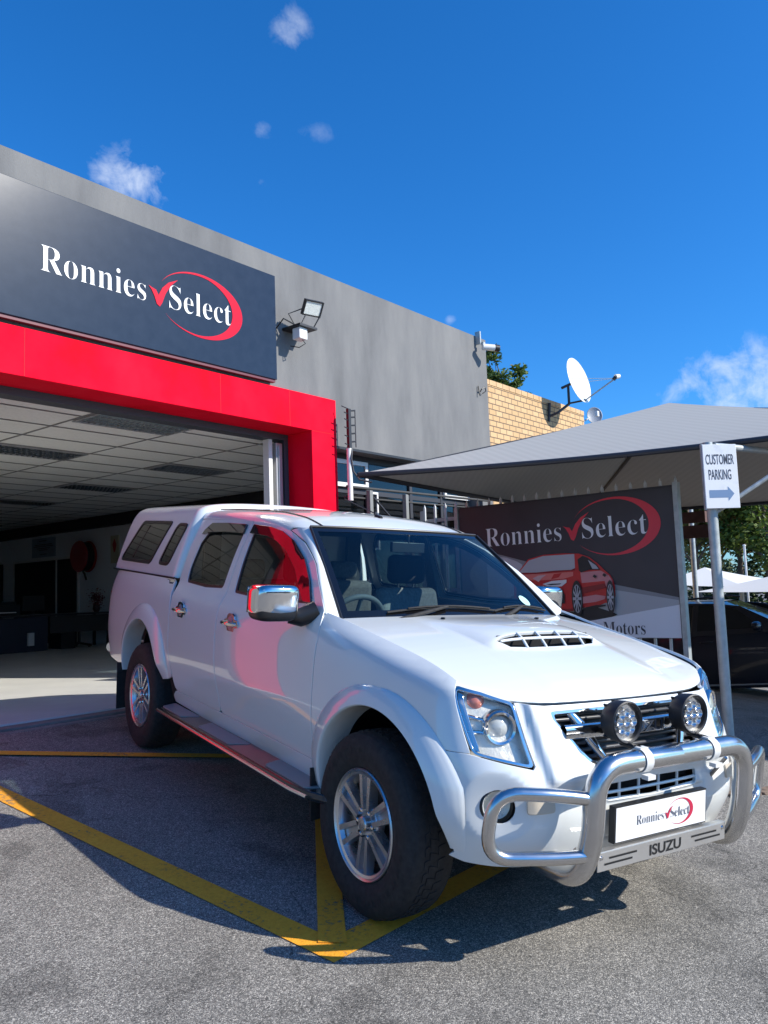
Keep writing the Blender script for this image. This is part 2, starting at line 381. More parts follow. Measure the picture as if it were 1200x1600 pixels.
# red portal
mb = MB(); mb.box(-1.25, 3.73, 4.45, 4.85, 3.26, 3.685); mb.box(3.30, 3.73, 4.45, 4.85, .40, 3.26); mb.box(-1.25, -.80, 4.45, 4.85, .40, 3.26)
mb.build('door_surround', M_['red'], bl, smooth=0, bevel=.006)
for x in (-.15, 1.95, 2.95): mb = MB(); mb.box(x, x+.005, 4.4485, 4.4498, 3.262, 3.683); mb.build('panel_joint', mat('joint_red', (.30,.004,.014), .8), bl, smooth=0)
mb = MB(); mb.box(3.302, 3.728, 4.4485, 4.4498, 3.258, 3.262); mb.build('panel_joint', mat('joint_red', (.30,.004,.014), .8), bl, smooth=0)
mb = MB(); mb.box(-1.2, 3.3, 4.851, 5.02, 3.19, 3.45); mb.box(-1.2,-.74,4.851,5.02,.43,3.19); mb.box(3.235, 3.30, 4.851, 5.02, .43, 3.19); mb.box(3.3, 3.46, 4.855, 5.0, .43, 3.45)
mb.build('lintel', M_['lintel'], bl, smooth=0)
mb = MB(); mb.box(3.015, 3.075, 4.88, 4.98, .431, 3.188)
mb.build('door_jamb', M_['white_frame'], bl, smooth=0, bevel=.004)
mb = MB(); mb.box(3.115, 3.215, 4.86, 4.95, .431, 3.15); mb.box(3.14, 3.19, 4.84, 4.86, .431, 3.12)
mb.build('door_track', M_['alu'], bl, smooth=0, bevel=.004)
# ceiling
CZ = 3.235
mb = MB(); mb.box(-8, 6.6, 5.02, 19.6, CZ+.006, CZ+.03); mb.build('ceiling', M_['ceil'], bl, smooth=0)
mb = MB()
for k in range(-7, 6): x = .95+1.2*k; mb.box(x-.011, x+.011, 5.02, 19.6, CZ-.002, CZ+.004) if x < 6.6 else 0
for k in range(0, 24): y = 5.40+.62*k; mb.box(-8, 6.6, y-.011, y+.011, CZ-.0035, CZ+.0025) if y < 19.6 else 0
mb.build('ceiling_grid', M_['ceil_grid'], bl, smooth=0)
mb = MB(); mb.box(6.6, 6.9, 5.02, 19.6, .3, 3.5); mb.box(-8, 6.9, 19.6, 19.9, .3, 3.5)
mb.build('inner_wall', M_['inner_wall'], bl, smooth=0)
mb = MB(); mb.box(6.42, 6.6, 5.02, 19.6, 2.99, CZ-.004); mb.box(6.565, 6.6, 15.12, 18.04, .43, 2.37); mb.box(6.565, 6.6, 18.71, 19.5, .43, 2.39)  # bulkhead, plus near-black sheets painting the shade of the unlit office openings
mb.build('bulkhead_and_opening_shade', M_['dark_room'], bl, smooth=0)
mb = MB()
for (a, b, c, d) in ((15.07, 15.12, .43, 2.42), (18.04, 18.09, .43, 2.42), (15.12, 18.04, 2.37, 2.42), (16.0, 16.05, .43, 2.37)): mb.box(6.55, 6.6, a, b, c, d)
mb.build('opening_frame', M_['white_frame'], bl, smooth=0)
# windows of the side bay (white casements in a dark glazed strip)
mb = MB()
mb.box(3.735, 7.0, 4.74, 4.80, 3.04, 3.12); mb.box(3.735, 7.0, 4.74, 4.80, 1.3, 1.36)
for x in (4.63, 5.56, 6.30): mb.box(x-.03, x+.03, 4.74, 4.80, 1.36, 3.04)
mb.box(3.735, 7.0, 4.745, 4.795, 2.62, 2.68)
mb.build('window_frame', M_['dark'], bl, smooth=0)
def casement(x0, x1, z0, z1, y=4.70, t=.055):
    mb = MB(); mb.box(x0, x1, y, y+.04, z1-t, z1); mb.box(x0, x1, y, y+.04, z0, z0+t)
    mb.box(x0, x0+t, y, y+.04, z0+t, z1-t); mb.box(x1-t, x1, y, y+.04, z0+t, z1-t)
    f = mb.build('window', M_['white_frame'], bl, smooth=0, bevel=.004)
    mb = MB(); mb.box(x0+t, x1-t, y+.015, y+.02, z0+t, z1-t); mb.build('pane', M_['window'], f, smooth=0)
casement(3.80, 4.60, 2.69, 3.04); casement(6.33, 7.0, 2.69, 3.04); casement(4.64, 4.78, 1.9, 2.66, 4.69, .03)
mb = MB(); mb.box(3.74, 7.0, 4.765, 4.772, 1.36, 3.04); mb.build('window_pane', M_['window'], bl, smooth=0)
# ------------------------------------------------------------------ fascia sign
sg = empty('shop_sign', (0, 4.44, 3.75), label='long dark blue fascia board on the grey wall above the red doorway', cat='sign')
mb = MB(); mb.box(-7.5, 2.715, 4.395, 4.455, 3.745, 4.94); mb.build('board', M_['sign_blue'], sg, smooth=0, bevel=.004)
mb = MB(); mb.box(-7.5, 2.70, 4.41, 4.465, 3.715, 3.744); mb.build('lower_trim', mat('trim_maroon', (.12,.015,.03), .5), sg, smooth=0)
mb = MB()
for x in (.55, 1.75): 
    pass
logo(frame((-.045, 4.394, 4.203), (1, 0, 0), (0, 0, 1)), .235, sg, M_['white_vinyl'], M_['red_vinyl'])
# ------------------------------------------------------------------ floodlight with sensor
fl = empty('floodlight', (2.95, 4.49, 4.4), label='black floodlight with a white sensor box on the grey wall right of the sign', cat='lamp')
c = Vector((3.08, 4.17, 4.60)); n = Vector((-.15, -.86, -.55)).normalized()
Mf = frame(c, (.96, -.28, .10), (0, -.4, .9)); Mf = frame(c, Vector((.97, -.2, .02)), n.cross(Vector((.97, -.2, .02))))
mb = MB()
mb.box(-.125, .125, -.09, .09, -.03, .0, Mf)
for a in ((-.125, .125, .074, .09), (-.125, .125, -.09, -.074), (-.125, -.109, -.074, .074), (.109, .125, -.074, .074)): mb.box(a[0], a[1], a[2], a[3], 0, .018, Mf)
for k in range(8): mb.box(-.1+k*.027, -.092+k*.027, -.08, .08, -.05, -.03, Mf)
mb.build('housing', M_['black'], fl, smooth=0, bevel=.003)
mb = MB(); mb.box(-.108, .108, -.073, .073, .002, .008, Mf); mb.build('lens', tex(mat('lamp_lens', (.75,.78,.72), .25), scale=60, cols=[(.6,.63,.58),(.8,.82,.78)]), fl, smooth=0)
mb = MB(); mb.tube([(3.0, 4.2, 4.52), (2.94, 4.22, 4.40), (3.14, 4.22, 4.40), (3.2, 4.16, 4.55)], .008, 6)
mb.box(2.90, 3.18, 4.2, 4.49, 4.375, 4.40); mb.tube([(2.93, 4.30, 4.40), (2.80, 4.36, 4.46), (2.78, 4.47, 4.36)], .009, 6); mb.tube([(2.95, 4.30, 4.36), (2.85, 4.33, 4.52), (3.0, 4.25, 4.60)], .007, 6)
mb.tube([(2.99, 4.28, 4.26), (3.04, 4.26, 4.20), (2.98, 4.3, 4.15), (2.94, 4.4, 4.18)], .006, 6)
mb.build('bracket', M_['black'], fl)
mb = MB(); mb.box(2.93, 3.06, 4.24, 4.36, 4.24, 4.375); mb.build('sensor_box', M_['white_frame'], fl, smooth=0, bevel=.012)
# security camera
sc_ = empty('security_camera', (7.2, 4.45, 5.1), label='white bullet security camera at the top corner of the grey wall', cat='camera')
mb = MB(); mb.box(7.02, 7.05, 4.40, 4.49, 5.10, 5.30); mb.box(7.05, 7.10, 4.36, 4.40, 5.08, 5.13); mb.build('bracket', M_['galv'], sc_, smooth=0)
mb = MB(); mb.cyl((7.02, 4.36, 5.04), (7.17, 4.24, 5.03), .05, seg=16); mb.build('housing', M_['white_frame'], sc_)
mb = MB(); mb.cyl((7.17, 4.24, 5.03), (7.23, 4.205, 5.024), .055, .058, 16); mb.build('hood', M_['black'], sc_)
mb = MB(); mb.tube([(7.06, 4.47, 4.36), (7.04, 4.42, 4.40), (7.10, 4.40, 4.43), (7.15, 4.42, 4.38), (7.10, 4.45, 4.34)], .008, 6); mb.tube([(7.02, 4.47, 4.45), (7.02, 4.45, 4.30)], .01, 6)
o = mb.build('cable_hook', M_['black'], None); tag(o, 'small black cable hook high on the right end of the grey wall', 'hook')
# electric fence bracket beside the red pillar, with its pipe
eb = empty('fence_post', (3.78, 4.3, 2.4), label='black electric fence bracket on a white pipe beside the red pillar', cat='post')
mb = MB(); mb.box(3.755, 3.80, 4.27, 4.31, 3.08, 3.56); mb.build('bracket', M_['black'], eb, smooth=0)
mb = MB(); mb.cyl((3.78, 4.30, 2.45), (3.78, 4.30, 3.08), .032, seg=12); mb.build('pipe', M_['white_frame'], eb)
mb = MB()
for z in (3.16, 3.26, 3.36, 3.46, 3.54):
    mb.tube([(3.80, 4.29, z), (3.87, 4.27, z+.01)], .010, 6); mb.tube([(3.755, 4.29, z-.04), (3.70, 4.29, z-.03)], .007, 6)
mb.tube([(3.875, 4.27, 3.1), (3.875, 4.27, 3.56)], .008, 6); mb.tube([(3.72, 4.35, 3.60), (3.78, 4.29, 3.56)], .006, 6)
mb.tube([(3.80, 4.27, 3.08), (3.77, 4.26, 2.95), (3.80, 4.26, 2.80), (3.86, 4.22, 2.70), (3.95, 4.1, 2.66)], .011, 8)
mb.build('insulator', M_['dark'], eb)
# pipe frame of a sliding gate
gt = empty('pipe_gate', (5.2, 4.3, .4), label='grey tubular gate frame standing in front of the side windows', cat='gate')
mb = MB(); mb.cyl((3.74, 4.32, 2.62), (6.9, 4.32, 2.65), .017, seg=10); mb.cyl((3.74, 4.36, 2.50), (6.9, 4.36, 2.53), .012, seg=10)
mb.build('rail', tex(mat('dull_steel', (.05,.05,.05), .8), scale=5), gt)
for x in (4.16, 4.88): mb = MB(); mb.box(x-.03, x+.03, 4.29, 4.35, .4, 2.60); mb.build('post', tex(mat('grey_steel', (.2,.21,.21), .7), scale=5), gt, smooth=0, bevel=.005)
mb = MB(); mb.cyl((4.2, 4.30, 2.52), (4.95, 4.26, 1.95), .013, seg=8); mb.build('brace', M_['dark'], gt)
# ------------------------------------------------------------------ palisade fence (pales 0.165 m apart)
pf = empty('palisade_fence', (5.17, 2.5, .2), label='grey steel palisade fence behind the billboard', cat='fence')
y = .92; k = 0
while y < 4.28:
    mb = MB(); mb.box(5.155, 5.18, y-.013, y+.013, gz(5.1, y), 2.43); mb.add([(5.155,y-.013,2.43),(5.18,y-.013,2.43),(5.18,y+.013,2.43),(5.155,y+.013,2.43),(5.167,y,2.475)], [(0,1,4),(1,2,4),(2,3,4),(3,0,4)])
    mb.build('pale', M_['pale_steel'], pf, smooth=0); y += .1655; k += 1
mb = MB()
for z in (2.26, 1.35, .45): mb.box(5.183, 5.22, .9, 4.40, z-.022, z+.022)
mb.build('rail', M_['galv'], pf, smooth=0)
for y in (2.6, 4.32): mb = MB(); mb.box(5.222, 5.28, y-.03, y+.03, .2, 2.40); mb.build('post', M_['galv'], pf, smooth=0)
# ------------------------------------------------------------------ billboard
bb = empty('billboard', (5.08, 2.3, .1), label='dark advertising billboard with a red sports car fixed to the fence', cat='billboard')
mb = MB(); mb.box(5.085, 5.13, .93, 3.64, .765, 2.35); mb.build('panel', tex(mat('board_charcoal', (.04,.037,.048), .45), scale=3, cols=[(.036,.034,.043),(.046,.043,.053)]), bb, smooth=0)
mb = MB(); mb.box(5.06, 5.15, .87, .925, gz(5, .9)-.05, 2.40); mb.build('post', M_['galv'], bb, smooth=0, bevel=.004)
mb = MB(); mb.box(5.06, 5.15, 3.645, 3.70, .1, 2.38); mb.build('post', M_['galv'], bb, smooth=0, bevel=.004)
mb = MB(); mb.box(5.10, 5.15, .93, 3.64, 2.352, 2.375); mb.build('top_rail', M_['dark'], bb, smooth=0)
MBB = frame((5.084, 3.25, 1.85), (0, -1, 0), (0, 0, 1))
def flat(pts, m, name, z, parent=bb, M=MBB):
    mb = MB(); n = len(pts); r = delaunay_2d_cdt([Vector(p) for p in pts], [], [list(range(n))], 1, 1e-6)
    mb.add([M @ Vector((p[0], p[1], z)) for p in r[0]], [list(f) for f in r[2]]); return mb.build(name, m, parent, smooth=0)
# printed ground: u = 3.25 - y, v = z - 1.85
BG = mat('print_grey', (.45,.45,.46), .5); BW = mat('print_white', (.80,.80,.82), .5); BGd = mat('print_mid', (.27,.27,.28), .5)
flat([(-.385,.02),(-.10,-.02),(.30,-.13),(1.0,-.33),(1.60,-.50),(2.315,-.66),(2.315,-.80),(.6,-.9),(-.385,-.9)], BGd, 'printed_floor', .002)
flat([(.9,-.44),(1.60,-.56),(2.315,-.69),(2.315,-.86),(1.2,-.86)], BG, 'printed_light', .0045)
flat([(-.385,-1.08),(2.315,-1.08),(2.315,-.735),(1.9,-.80),(1.3,-.90),(.6,-.97),(-.385,-1.0)], BW, 'printed_band', .007)
logo(frame((5.084, 3.255, 1.855), (0, -1, .012), (0, 0, 1)), .2265, bb, mat('print_letter', (.85,.86,.90), .5), mat('print_red', (.75,.04,.07), .45), off=-.013, z=.004)
mb = MB(); put_text(mb, serif('Motors'), frame((5.084, 1.79, .805), (0, -1, 0), (0, 0, 1)), .475, .135, -.008, .0100)
mb.build('lettering', mat('print_dark', (.06,.06,.075), .5), bb, smooth=0)
# generic printed cars: a red fastback in front, a pale one behind it
RC = mat('car_red', (.62,.03,.03), .45); RD = mat('car_red_dark', (.28,.015,.02), .45); RL = mat('car_red_light', (.80,.20,.17), .45)
GK = mat('car_black', (.02,.02,.024), .45); GG = mat('car_glass', (.48,.47,.50), .45); GL = mat('car_lamp', (.80,.78,.78), .4); GP = mat('car_pink', (.66,.26,.27), .45)
Z = [.0105]
def pr(m, name, pts): Z[0] += .0012; flat(pts, m, name, Z[0])
pr(mat('print_pale', (.52,.52,.55), .45), 'printed_pale_car', [(.0,-.2),(.144,-.115),(.288,-.141),(.409,-.187),(.487,-.231),(.5,-.5),(.3,-.62),(0,-.6)])
pr(GK, 'printed_shadow', [(.3,-.62),(.575,-.75),(.846,-.77),(1.122,-.80),(1.253,-.76),(1.399,-.748),(1.587,-.807),(1.636,-.832),(1.566,-.856),(1.211,-.878),(.954,-.868),(.728,-.853),(.3,-.72)])
pr(RC, 'printed_car', [(.36,-.37),(.421,-.326),(.57,-.174),(.77,-.132),(1.037,-.129),(1.221,-.143),(1.345,-.189),(1.447,-.269),(1.513,-.338),(1.579,-.399),(1.61,-.457),(1.626,-.523),(1.625,-.621),(1.592,-.718),(1.507,-.7),(1.399,-.739),(1.256,-.745),(1.182,-.769),(1.035,-.767),(.848,-.748),(.659,-.684),(.506,-.66),(.36,-.62)])
pr(GP, 'printed_quarter', [(1.226,-.355),(1.47,-.345),(1.56,-.40),(1.60,-.46),(1.60,-.55),(1.52,-.52),(1.51,-.46),(1.237,-.475)])
pr(GG, 'printed_screen', [(.437,-.327),(.58,-.188),(.769,-.146),(1.166,-.144),(1.165,-.303),(1.118,-.321),(.912,-.321),(.68,-.333)])
pr(GK, 'printed_windows', [(1.203,-.206),(1.265,-.168),(1.327,-.193),(1.429,-.277),(1.469,-.336),(1.354,-.331),(1.21,-.322)])
pr(GG, 'printed_windows', [(1.33,-.22),(1.42,-.285),(1.45,-.325),(1.375,-.32)])
pr(RD, 'printed_line', [(.437,-.327),(.68,-.333),(.912,-.321),(1.118,-.321),(1.165,-.303),(1.165,-.330),(.912,-.338),(.68,-.348),(.42,-.345)])
pr(RL, 'printed_bonnet', [(.44,-.352),(.679,-.350),(.872,-.350),(1.142,-.345),(1.139,-.391),(1.019,-.419),(.752,-.426),(.596,-.421),(.517,-.4)])
pr(mat('print_shine', (.66,.42,.42), .45), 'printed_shine', [(.62,-.40),(.70,-.37),(.80,-.365),(.74,-.40),(.70,-.445)])
pr(RC, 'printed_bonnet', [(.9,-.36),(1.0,-.352),(.96,-.40),(.86,-.42)])
pr(GL, 'printed_lamp', [(.749,-.47),(.867,-.439),(1.056,-.429),(1.054,-.463),(.995,-.503),(.843,-.507)])
pr(GK, 'printed_lamp', [(.79,-.478),(.87,-.47),(.99,-.47),(.97,-.482),(.86,-.487)])
pr(GK, 'printed_grille', [(.40,-.49),(.671,-.476),(.784,-.531),(.838,-.602),(.832,-.687),(.736,-.686),(.56,-.64),(.40,-.62)])
pr(GK, 'printed_intake', [(.856,-.619),(.994,-.529),(1.026,-.606),(1.02,-.699),(.926,-.706),(.851,-.688)])
pr(RD, 'printed_lip', [(.658,-.700),(.848,-.748),(1.034,-.762),(1.145,-.759),(1.144,-.784),(.996,-.792),(.827,-.773),(.677,-.72)])
pr(RD, 'printed_crease', [(1.243,-.528),(1.511,-.489),(1.525,-.537),(1.373,-.568),(1.236,-.598)])
pr(GP, 'printed_sill', [(1.234,-.632),(1.405,-.609),(1.518,-.627),(1.507,-.66),(1.399,-.689),(1.246,-.704)])
pr(GK, 'printed_skirt', [(1.241,-.753),(1.4,-.723),(1.514,-.72),(1.513,-.736),(1.398,-.756),(1.245,-.77)])
pr(GK, 'printed_mirror', [(1.221,-.292),(1.304,-.276),(1.365,-.295),(1.354,-.328),(1.244,-.357),(1.218,-.334)])
for (u, v) in ((1.40,-.405),(1.515,-.395)): pr(GK, 'printed_handle', [(u-.02,v),(u,v+.02),(u+.03,v),(u+.01,v-.025)])
for (u, v, a, b) in ((1.182,-.648,.062,.190),(1.585,-.640,.045,.172)):
    E = lambda k, s, du=0: [(u+du+a*s*cos(t*pi/12), v+b*s*sin(t*pi/12)) for t in range(24)]
    pr(GK, 'printed_wheel', E(0, 1.08))
    pr(mat('print_rim', (.30,.30,.32), .45), 'printed_rim', E(0, .84)); pr(GK, 'printed_rim', E(0, .76))
    for t in range(10):
        A = t*pi/5; c1, s1 = cos(A), sin(A); pr(GL if t % 2 else GG, 'printed_spoke', [(u-.006*s1, v+.012*c1), (u+.006*s1, v-.012*c1), (u+a*.8*c1+.008*s1, v+b*.8*s1-.014*c1), (u+a*.8*c1-.008*s1, v+b*.8*s1+.014*c1)]) if 0 else pr(GG, 'printed_spoke', [(u+a*.12*cos(A-.8), v+b*.12*sin(A-.8)), (u+a*.8*cos(A-.10), v+b*.8*sin(A-.10)), (u+a*.8*cos(A+.10), v+b*.8*sin(A+.10)), (u+a*.12*cos(A+.8), v+b*.12*sin(A+.8))])
# ------------------------------------------------------------------ brick building with satellite dishes
def brick(name, c1, c2, mort, bw, bh, axis='X'):
    m = mat(name, rough=.85); t = m.node_tree; n = t.nodes; l = t.links; b = n['Principled BSDF']
    c = n.new('ShaderNodeTexCoord'); s_ = n.new('ShaderNodeSeparateXYZ'); l.new(c.outputs['Object'], s_.inputs[0])
    cb = n.new('ShaderNodeCombineXYZ'); l.new(s_.outputs[axis], cb.inputs[0]); l.new(s_.outputs['Z'], cb.inputs[1])
    k = n.new('ShaderNodeTexBrick'); l.new(cb.outputs[0], k.inputs['Vector']); k.inputs['Scale'].default_value = 1
    k.inputs['Color1'].default_value = (*c1, 1); k.inputs['Color2'].default_value = (*c2, 1); k.inputs['Mortar'].default_value = (*mort, 1)
    k.inputs['Brick Width'].default_value = bw; k.inputs['Row Height'].default_value = bh; k.inputs['Mortar Size'].default_value = .010; k.inputs['Bias'].default_value = -.2
    l.new(k.outputs[0], b.inputs['Base Color'])
    bn = n.new('ShaderNodeBump'); bn.inputs['Strength'].default_value = .6; bn.inputs['Distance'].default_value = .01; bn.invert = True
    l.new(k.outputs['Fac'], bn.inputs['Height']); l.new(bn.outputs[0], b.inputs['Normal'])
    return m
br = empty('brick_building', (10.3, 5.6, .2), label='pale orange face brick building behind the grey showroom', cat='building')
mb = MB(); mb.box(7.33, 13.13, 5.6, 14, -.4, 5.06); mb.build('wall', brick('face_brick', (.52,.33,.16), (.60,.40,.21), (.16,.11,.07), .235, .105), br, smooth=0)
mb = MB(); x = 7.33
while x < 13.05:
    mb.box(x, min(13.13, x+.222), 5.59, 5.83, 5.072, 5.165); x += .235
mb.box(7.33, 13.13, 5.60, 5.82, 5.061, 5.070)
mb.build('coping', tex(mat('coping_brick', rough=.85), scale=4, cols=[(.50,.32,.16),(.60,.40,.22)]), br, smooth=0)
def dish(loc, nrm, upv, R, name, label, m, arm=True):
    d = empty(name, loc, label=label, cat='satellite dish')
    n = Vector(nrm).normalized(); u = Vector(upv); u = (u-n*n.dot(u)).normalized(); M = frame(loc, u.cross(n), u)
    mb = MB(); prof = [(R*k/14, .22*R*(k/14)**2) for k in range(15)]
    prof = [(max(r, .001), h-.22*R) for r, h in prof]
    Ms = M @ Matrix.Diagonal((.92, 1.05, 1, 1))
    mb.lathe(prof, Ms, 48); mb.lathe([(r, h-.012) for r, h in prof][::-1], Ms, 48); mb.lathe([(R, 0), (R+.012, -.004), (R, -.012)], Ms, 48)
    mb.build('reflector', m, d)
    return d, M
d, M = dish((11.83, 5.05, 5.53), (-.05,-.95,.20), (-.10,-.05,1), .455, 'satellite_dish', 'large white satellite dish on top of the brick wall', mat('dish_white', (.72,.73,.70), .5))
mb = MB()
bot = M @ Vector((0, -.44, 0)); foc = M @ Vector((.30, -.20, .62))
mb.tube([M @ Vector((0, -.40, -.10)), bot, foc], .016, 8); mb.tube([M @ Vector((.40, .0, 0)), foc], .005, 6); mb.tube([M @ Vector((-.40, .0, 0)), foc], .005, 6)
mb.build('feed_arm', M_['galv'], d)
mb = MB(); mb.cyl(foc-(foc-bot).normalized()*.05, foc+Vector((0,0,.03)), .04, .035, 12); mb.build('feed_bracket', M_['black'], d)
mb = MB(); mb.cyl(foc+Vector((0,0,.03)), foc+Vector((.09,-.04,.05)), .05, .045, 12); mb.build('receiver', M_['white_frame'], d)
mb = MB(); mb.tube([(11.45, 5.58, 4.80), (11.50, 5.40, 4.86), (11.72, 5.25, 5.05)], .028, 8); mb.tube([(11.45, 5.59, 4.70), (11.45, 5.55, 5.08)], .03, 8)
mb.tube([(11.72, 5.25, 5.05), (11.72, 5.25, 5.45), M @ Vector((0, -.03, -.14))], .028, 8); mb.tube([M @ Vector((0, 0, -.13)), M @ Vector((.0, .0, -.42))], .03, 8); mb.tube([bot, (11.72, 5.25, 5.06)], .02, 8)
mb.build('mount', M_['dark'], d)
d, M = dish((14.6, 6.0, 5.36), (-.75,-.62,.15), (0,0,1), .19, 'satellite_dish', 'small grey satellite dish just above the shade roof', tex(mat('dish_grey', (.25,.28,.33), .5), scale=30, cols=[(.2,.23,.28),(.3,.33,.38)]))
mb = MB(); mb.tube([(14.5, 6.1, 5.30), (13.9, 6.1, 5.05), (13.0, 6.0, 5.02)], .02, 8); mb.tube([(14.6, 6.05, 5.2), (14.6, 6.05, 3.0)], .02, 8); mb.build('mount', M_['galv'], d)
mb = MB(); mb.box(14.32, 14.42, 5.8, 5.88, 5.27, 5.40); mb.build('receiver', M_['white_frame'], d, smooth=0, bevel=.01)
# ------------------------------------------------------------------ shade-net carport
def netting(name, col, tl):
    m = mat(name, col, .85); t = m.node_tree; n = t.nodes; l = t.links; b = n['Principled BSDF']
    c = n.new('ShaderNodeTexCoord'); mp = n.new('ShaderNodeMapping'); mp.inputs['Rotation'].default_value = (0, 0, radians(38))
    l.new(c.outputs['Object'], mp.inputs[0])
    w = n.new('ShaderNodeTexWave'); w.inputs['Scale'].default_value = 3.4; w.inputs['Distortion'].default_value = .8; w.inputs['Detail'].default_value = 2
    l.new(mp.outputs[0], w.inputs[0])
    r = n.new('ShaderNodeValToRGB'); l.new(w.outputs[0], r.inputs[0]); e = r.color_ramp.elements
    e[0].color = (*[x*.93 for x in col], 1); e[1].color = (*col, 1); l.new(r.outputs[0], b.inputs['Base Color'])
    tr = n.new('ShaderNodeBsdfTranslucent'); tr.inputs[0].default_value = (*tl, 1)
    mi = n.new('ShaderNodeMixShader'); mi.inputs[0].default_value = .06
    l.new(b.outputs[0], mi.inputs[1]); l.new(tr.outputs[0], mi.inputs[2]); l.new(mi.outputs[0], n['Material Output'].inputs[0])
    return m
NET = netting('shade_net', (.43,.43,.405), (.14,.10,.08))
def net(A, B, C_, D, P, sag=.06, n=14):
    """pyramid-shaped net: corners A,B,C,D and peak P, every face a slightly sagging grid"""
    mb = MB(); P = Vector(P)
    cs = [Vector(v) for v in (A, B, C_, D)]
    for k in range(4):
        a, b = cs[k], cs[(k+1) % 4]
        vs = []
        for i in range(n+1):
            f = i/n
            for j in range(n+1):
                g = j/n
                e = a.lerp(b, g); e = e + Vector((0, 0, -.10*4*g*(1-g)*(1-f)**2*.5)) + (Vector((cs[0]+cs[2]))*.5-e)*(.05*4*g*(1-g)*(1-f)**2)
                q = e.lerp(P, f); q.z -= sag*4*f*(1-f)*.6
                vs.append(q)
        m1 = n+1
        mb.add(vs, [(i*m1+j, i*m1+j+1, (i+1)*m1+j+1, (i+1)*m1+j) for i in range(n) for j in range(n)])
    return mb
cp = empty('shade_carport', (6, 1, 0), label='grey shade net carport roof on steel posts over the parking bays', cat='carport')
A, B, Cc, D = (3.22,3.68,2.65), (9.2,3.9,2.55), (9.9,-1.9,2.5), (4.35,-1.75,2.62)
A = Vector(A); B = Vector(B); Cc = Vector(Cc); D = Vector(D); PK = Vector((6.31, 1.33, 3.52))
net(A, B, Cc, D, PK).build('net', NET, cp, smooth=60)
net(Vector((4.38,-1.9,2.62)), Vector((9.9,-2.05,2.5)), Vector((10.6,-7.6,2.4)), Vector((5.3,-7.3,2.55)), Vector((7.3,-4.7,3.45))).build('net', NET, cp, smooth=60)
def edge_tube(a, b, r=.024):
    a = Vector(a); b = Vector(b); n = 14; c = (A+Cc)*.5; P_ = []
    for j in range(n+1):
        g = j/n; e = a.lerp(b, g); e = e+Vector((0,0,-.05*4*g*(1-g)))+(c-e)*(.05*4*g*(1-g)); P_.append(e-Vector((0,0,.012)))
    mb = MB(); mb.tube(P_, r, 8); return mb
for a, b in ((A, D), (A, B), (B, Cc), (Cc, D)): edge_tube(a, b, .028).build('edge_cable', M_['dark'], cp)
mb = MB()
for q in (A, B, Cc, D): mb.tube([q-Vector((0,0,.03)), PK-Vector((0,0,.07))], .022, 8)
mb.build('hip_rafter', M_['dark'], cp)
def post(x, y, z1, r=.045):
    mb = MB(); mb.cyl((x, y, gz2(x, y)-.05), (x, y, z1), r, seg=20); o = mb.build('post', M_['galv'], cp)
    mb = MB(); mb.lathe([(r+.001, 0), (.10, 0), (.10, .012), (r+.001, .012)], Matrix.Translation((x, y, gz2(x, y))), 20, closed=True); mb.build('base_plate', M_['galv'], o, smooth=20)
    return o
post(3.65, .10, 2.53, .043); post(9.6, -1.7, 2.5, .05); post(9.2, 3.88, 2.55)
mb = MB(); mb.cyl((3.665, .085, 1.925), (4.37, -.81, 2.62), .020, seg=10)
mb.build('brace', M_['galv'], cp)
mb = MB(); mb.cyl((3.69, .06, 2.50), (9.4, -1.6, 2.62), .03, seg=12); mb.build('beam', M_['galv'], cp)
mb = MB(); mb.box(9.32, 9.42, 1.95, 4.0, 2.25, 2.42); mb.box(9.48, 9.53, 1.95, 4.0, 2.02, 2.22)
mb.build('rear_beam', tex(mat('rust_beam', rough=.8), scale=6, cols=[(.07,.035,.03),(.12,.06,.05)]), cp, smooth=0)
# hanging sign on the front post
SG = empty('parking_sign', (3.69, .05, 2.2), label='white customer parking sign with an arrow on the carport post', cat='sign')
sa = Vector((3.575, .13, 0)); sbv = Vector((3.775, -.07, 0)); dx_ = (sbv-sa).normalized()
MS = frame((3.525, .105, 1.955), dx_, (0, 0, 1))   # local x right, y up, z towards the viewer
WS = .30; HS = .545
nn = MS.to_3x3().col[2]
mb = MB(); mb.box(0, WS, 0, HS, -.012, 0, MS); 
mb.build('board', tex(mat('sign_white', (.74,.76,.78), .5), scale=7, detail=6, cols=[(.62,.64,.66),(.78,.79,.80)], stops=[.25,.45]), SG, smooth=0, bevel=.003)
mb = MB(); mb.box(-.004, .012, -.01, HS+.004, -.035, -.0125, MS); mb.box(.0, WS, HS-.03, HS-.012, -.035, -.0125, MS); mb.build('backing_frame', M_['galv'], SG, smooth=0)
mb = MB()
def bt(s, x, y, w, h): 
    vs, fs = text_mesh(s, w, h, .012); mb.add([MS @ (v+Vector((x, y, .0012))) for v in vs], fs)
bt('CUSTOMER', .022, .375, .250, .085); bt('PARKING', .040, .245, .20, .085)
mb.build('lettering', mat('sign_ink', (.05,.06,.09), .5), SG, smooth=0)
mb = MB(); mb.add([MS @ Vector(p) for p in ((.035,.09,.0012),(.20,.09,.0012),(.20,.155,.0012),(.035,.155,.0012),(.20,.06,.0012),(.255,.1225,.0012),(.20,.185,.0012))], [(0,1,2,3),(4,5,6)])
mb.build('arrow', mat('sign_arrow', (.16,.26,.42), .5), SG, smooth=0)
# ================================================================== the pickup truck
# truck frame: X forward (front axle at 0), Y left, Z up from the sloping ground
TM = Matrix(((-0.295937,0.955194,0.005137,0),(-0.951048,-0.294143,-0.094807,0),(-0.089048,-0.032942,0.995482,0),(0,0,0,1)))
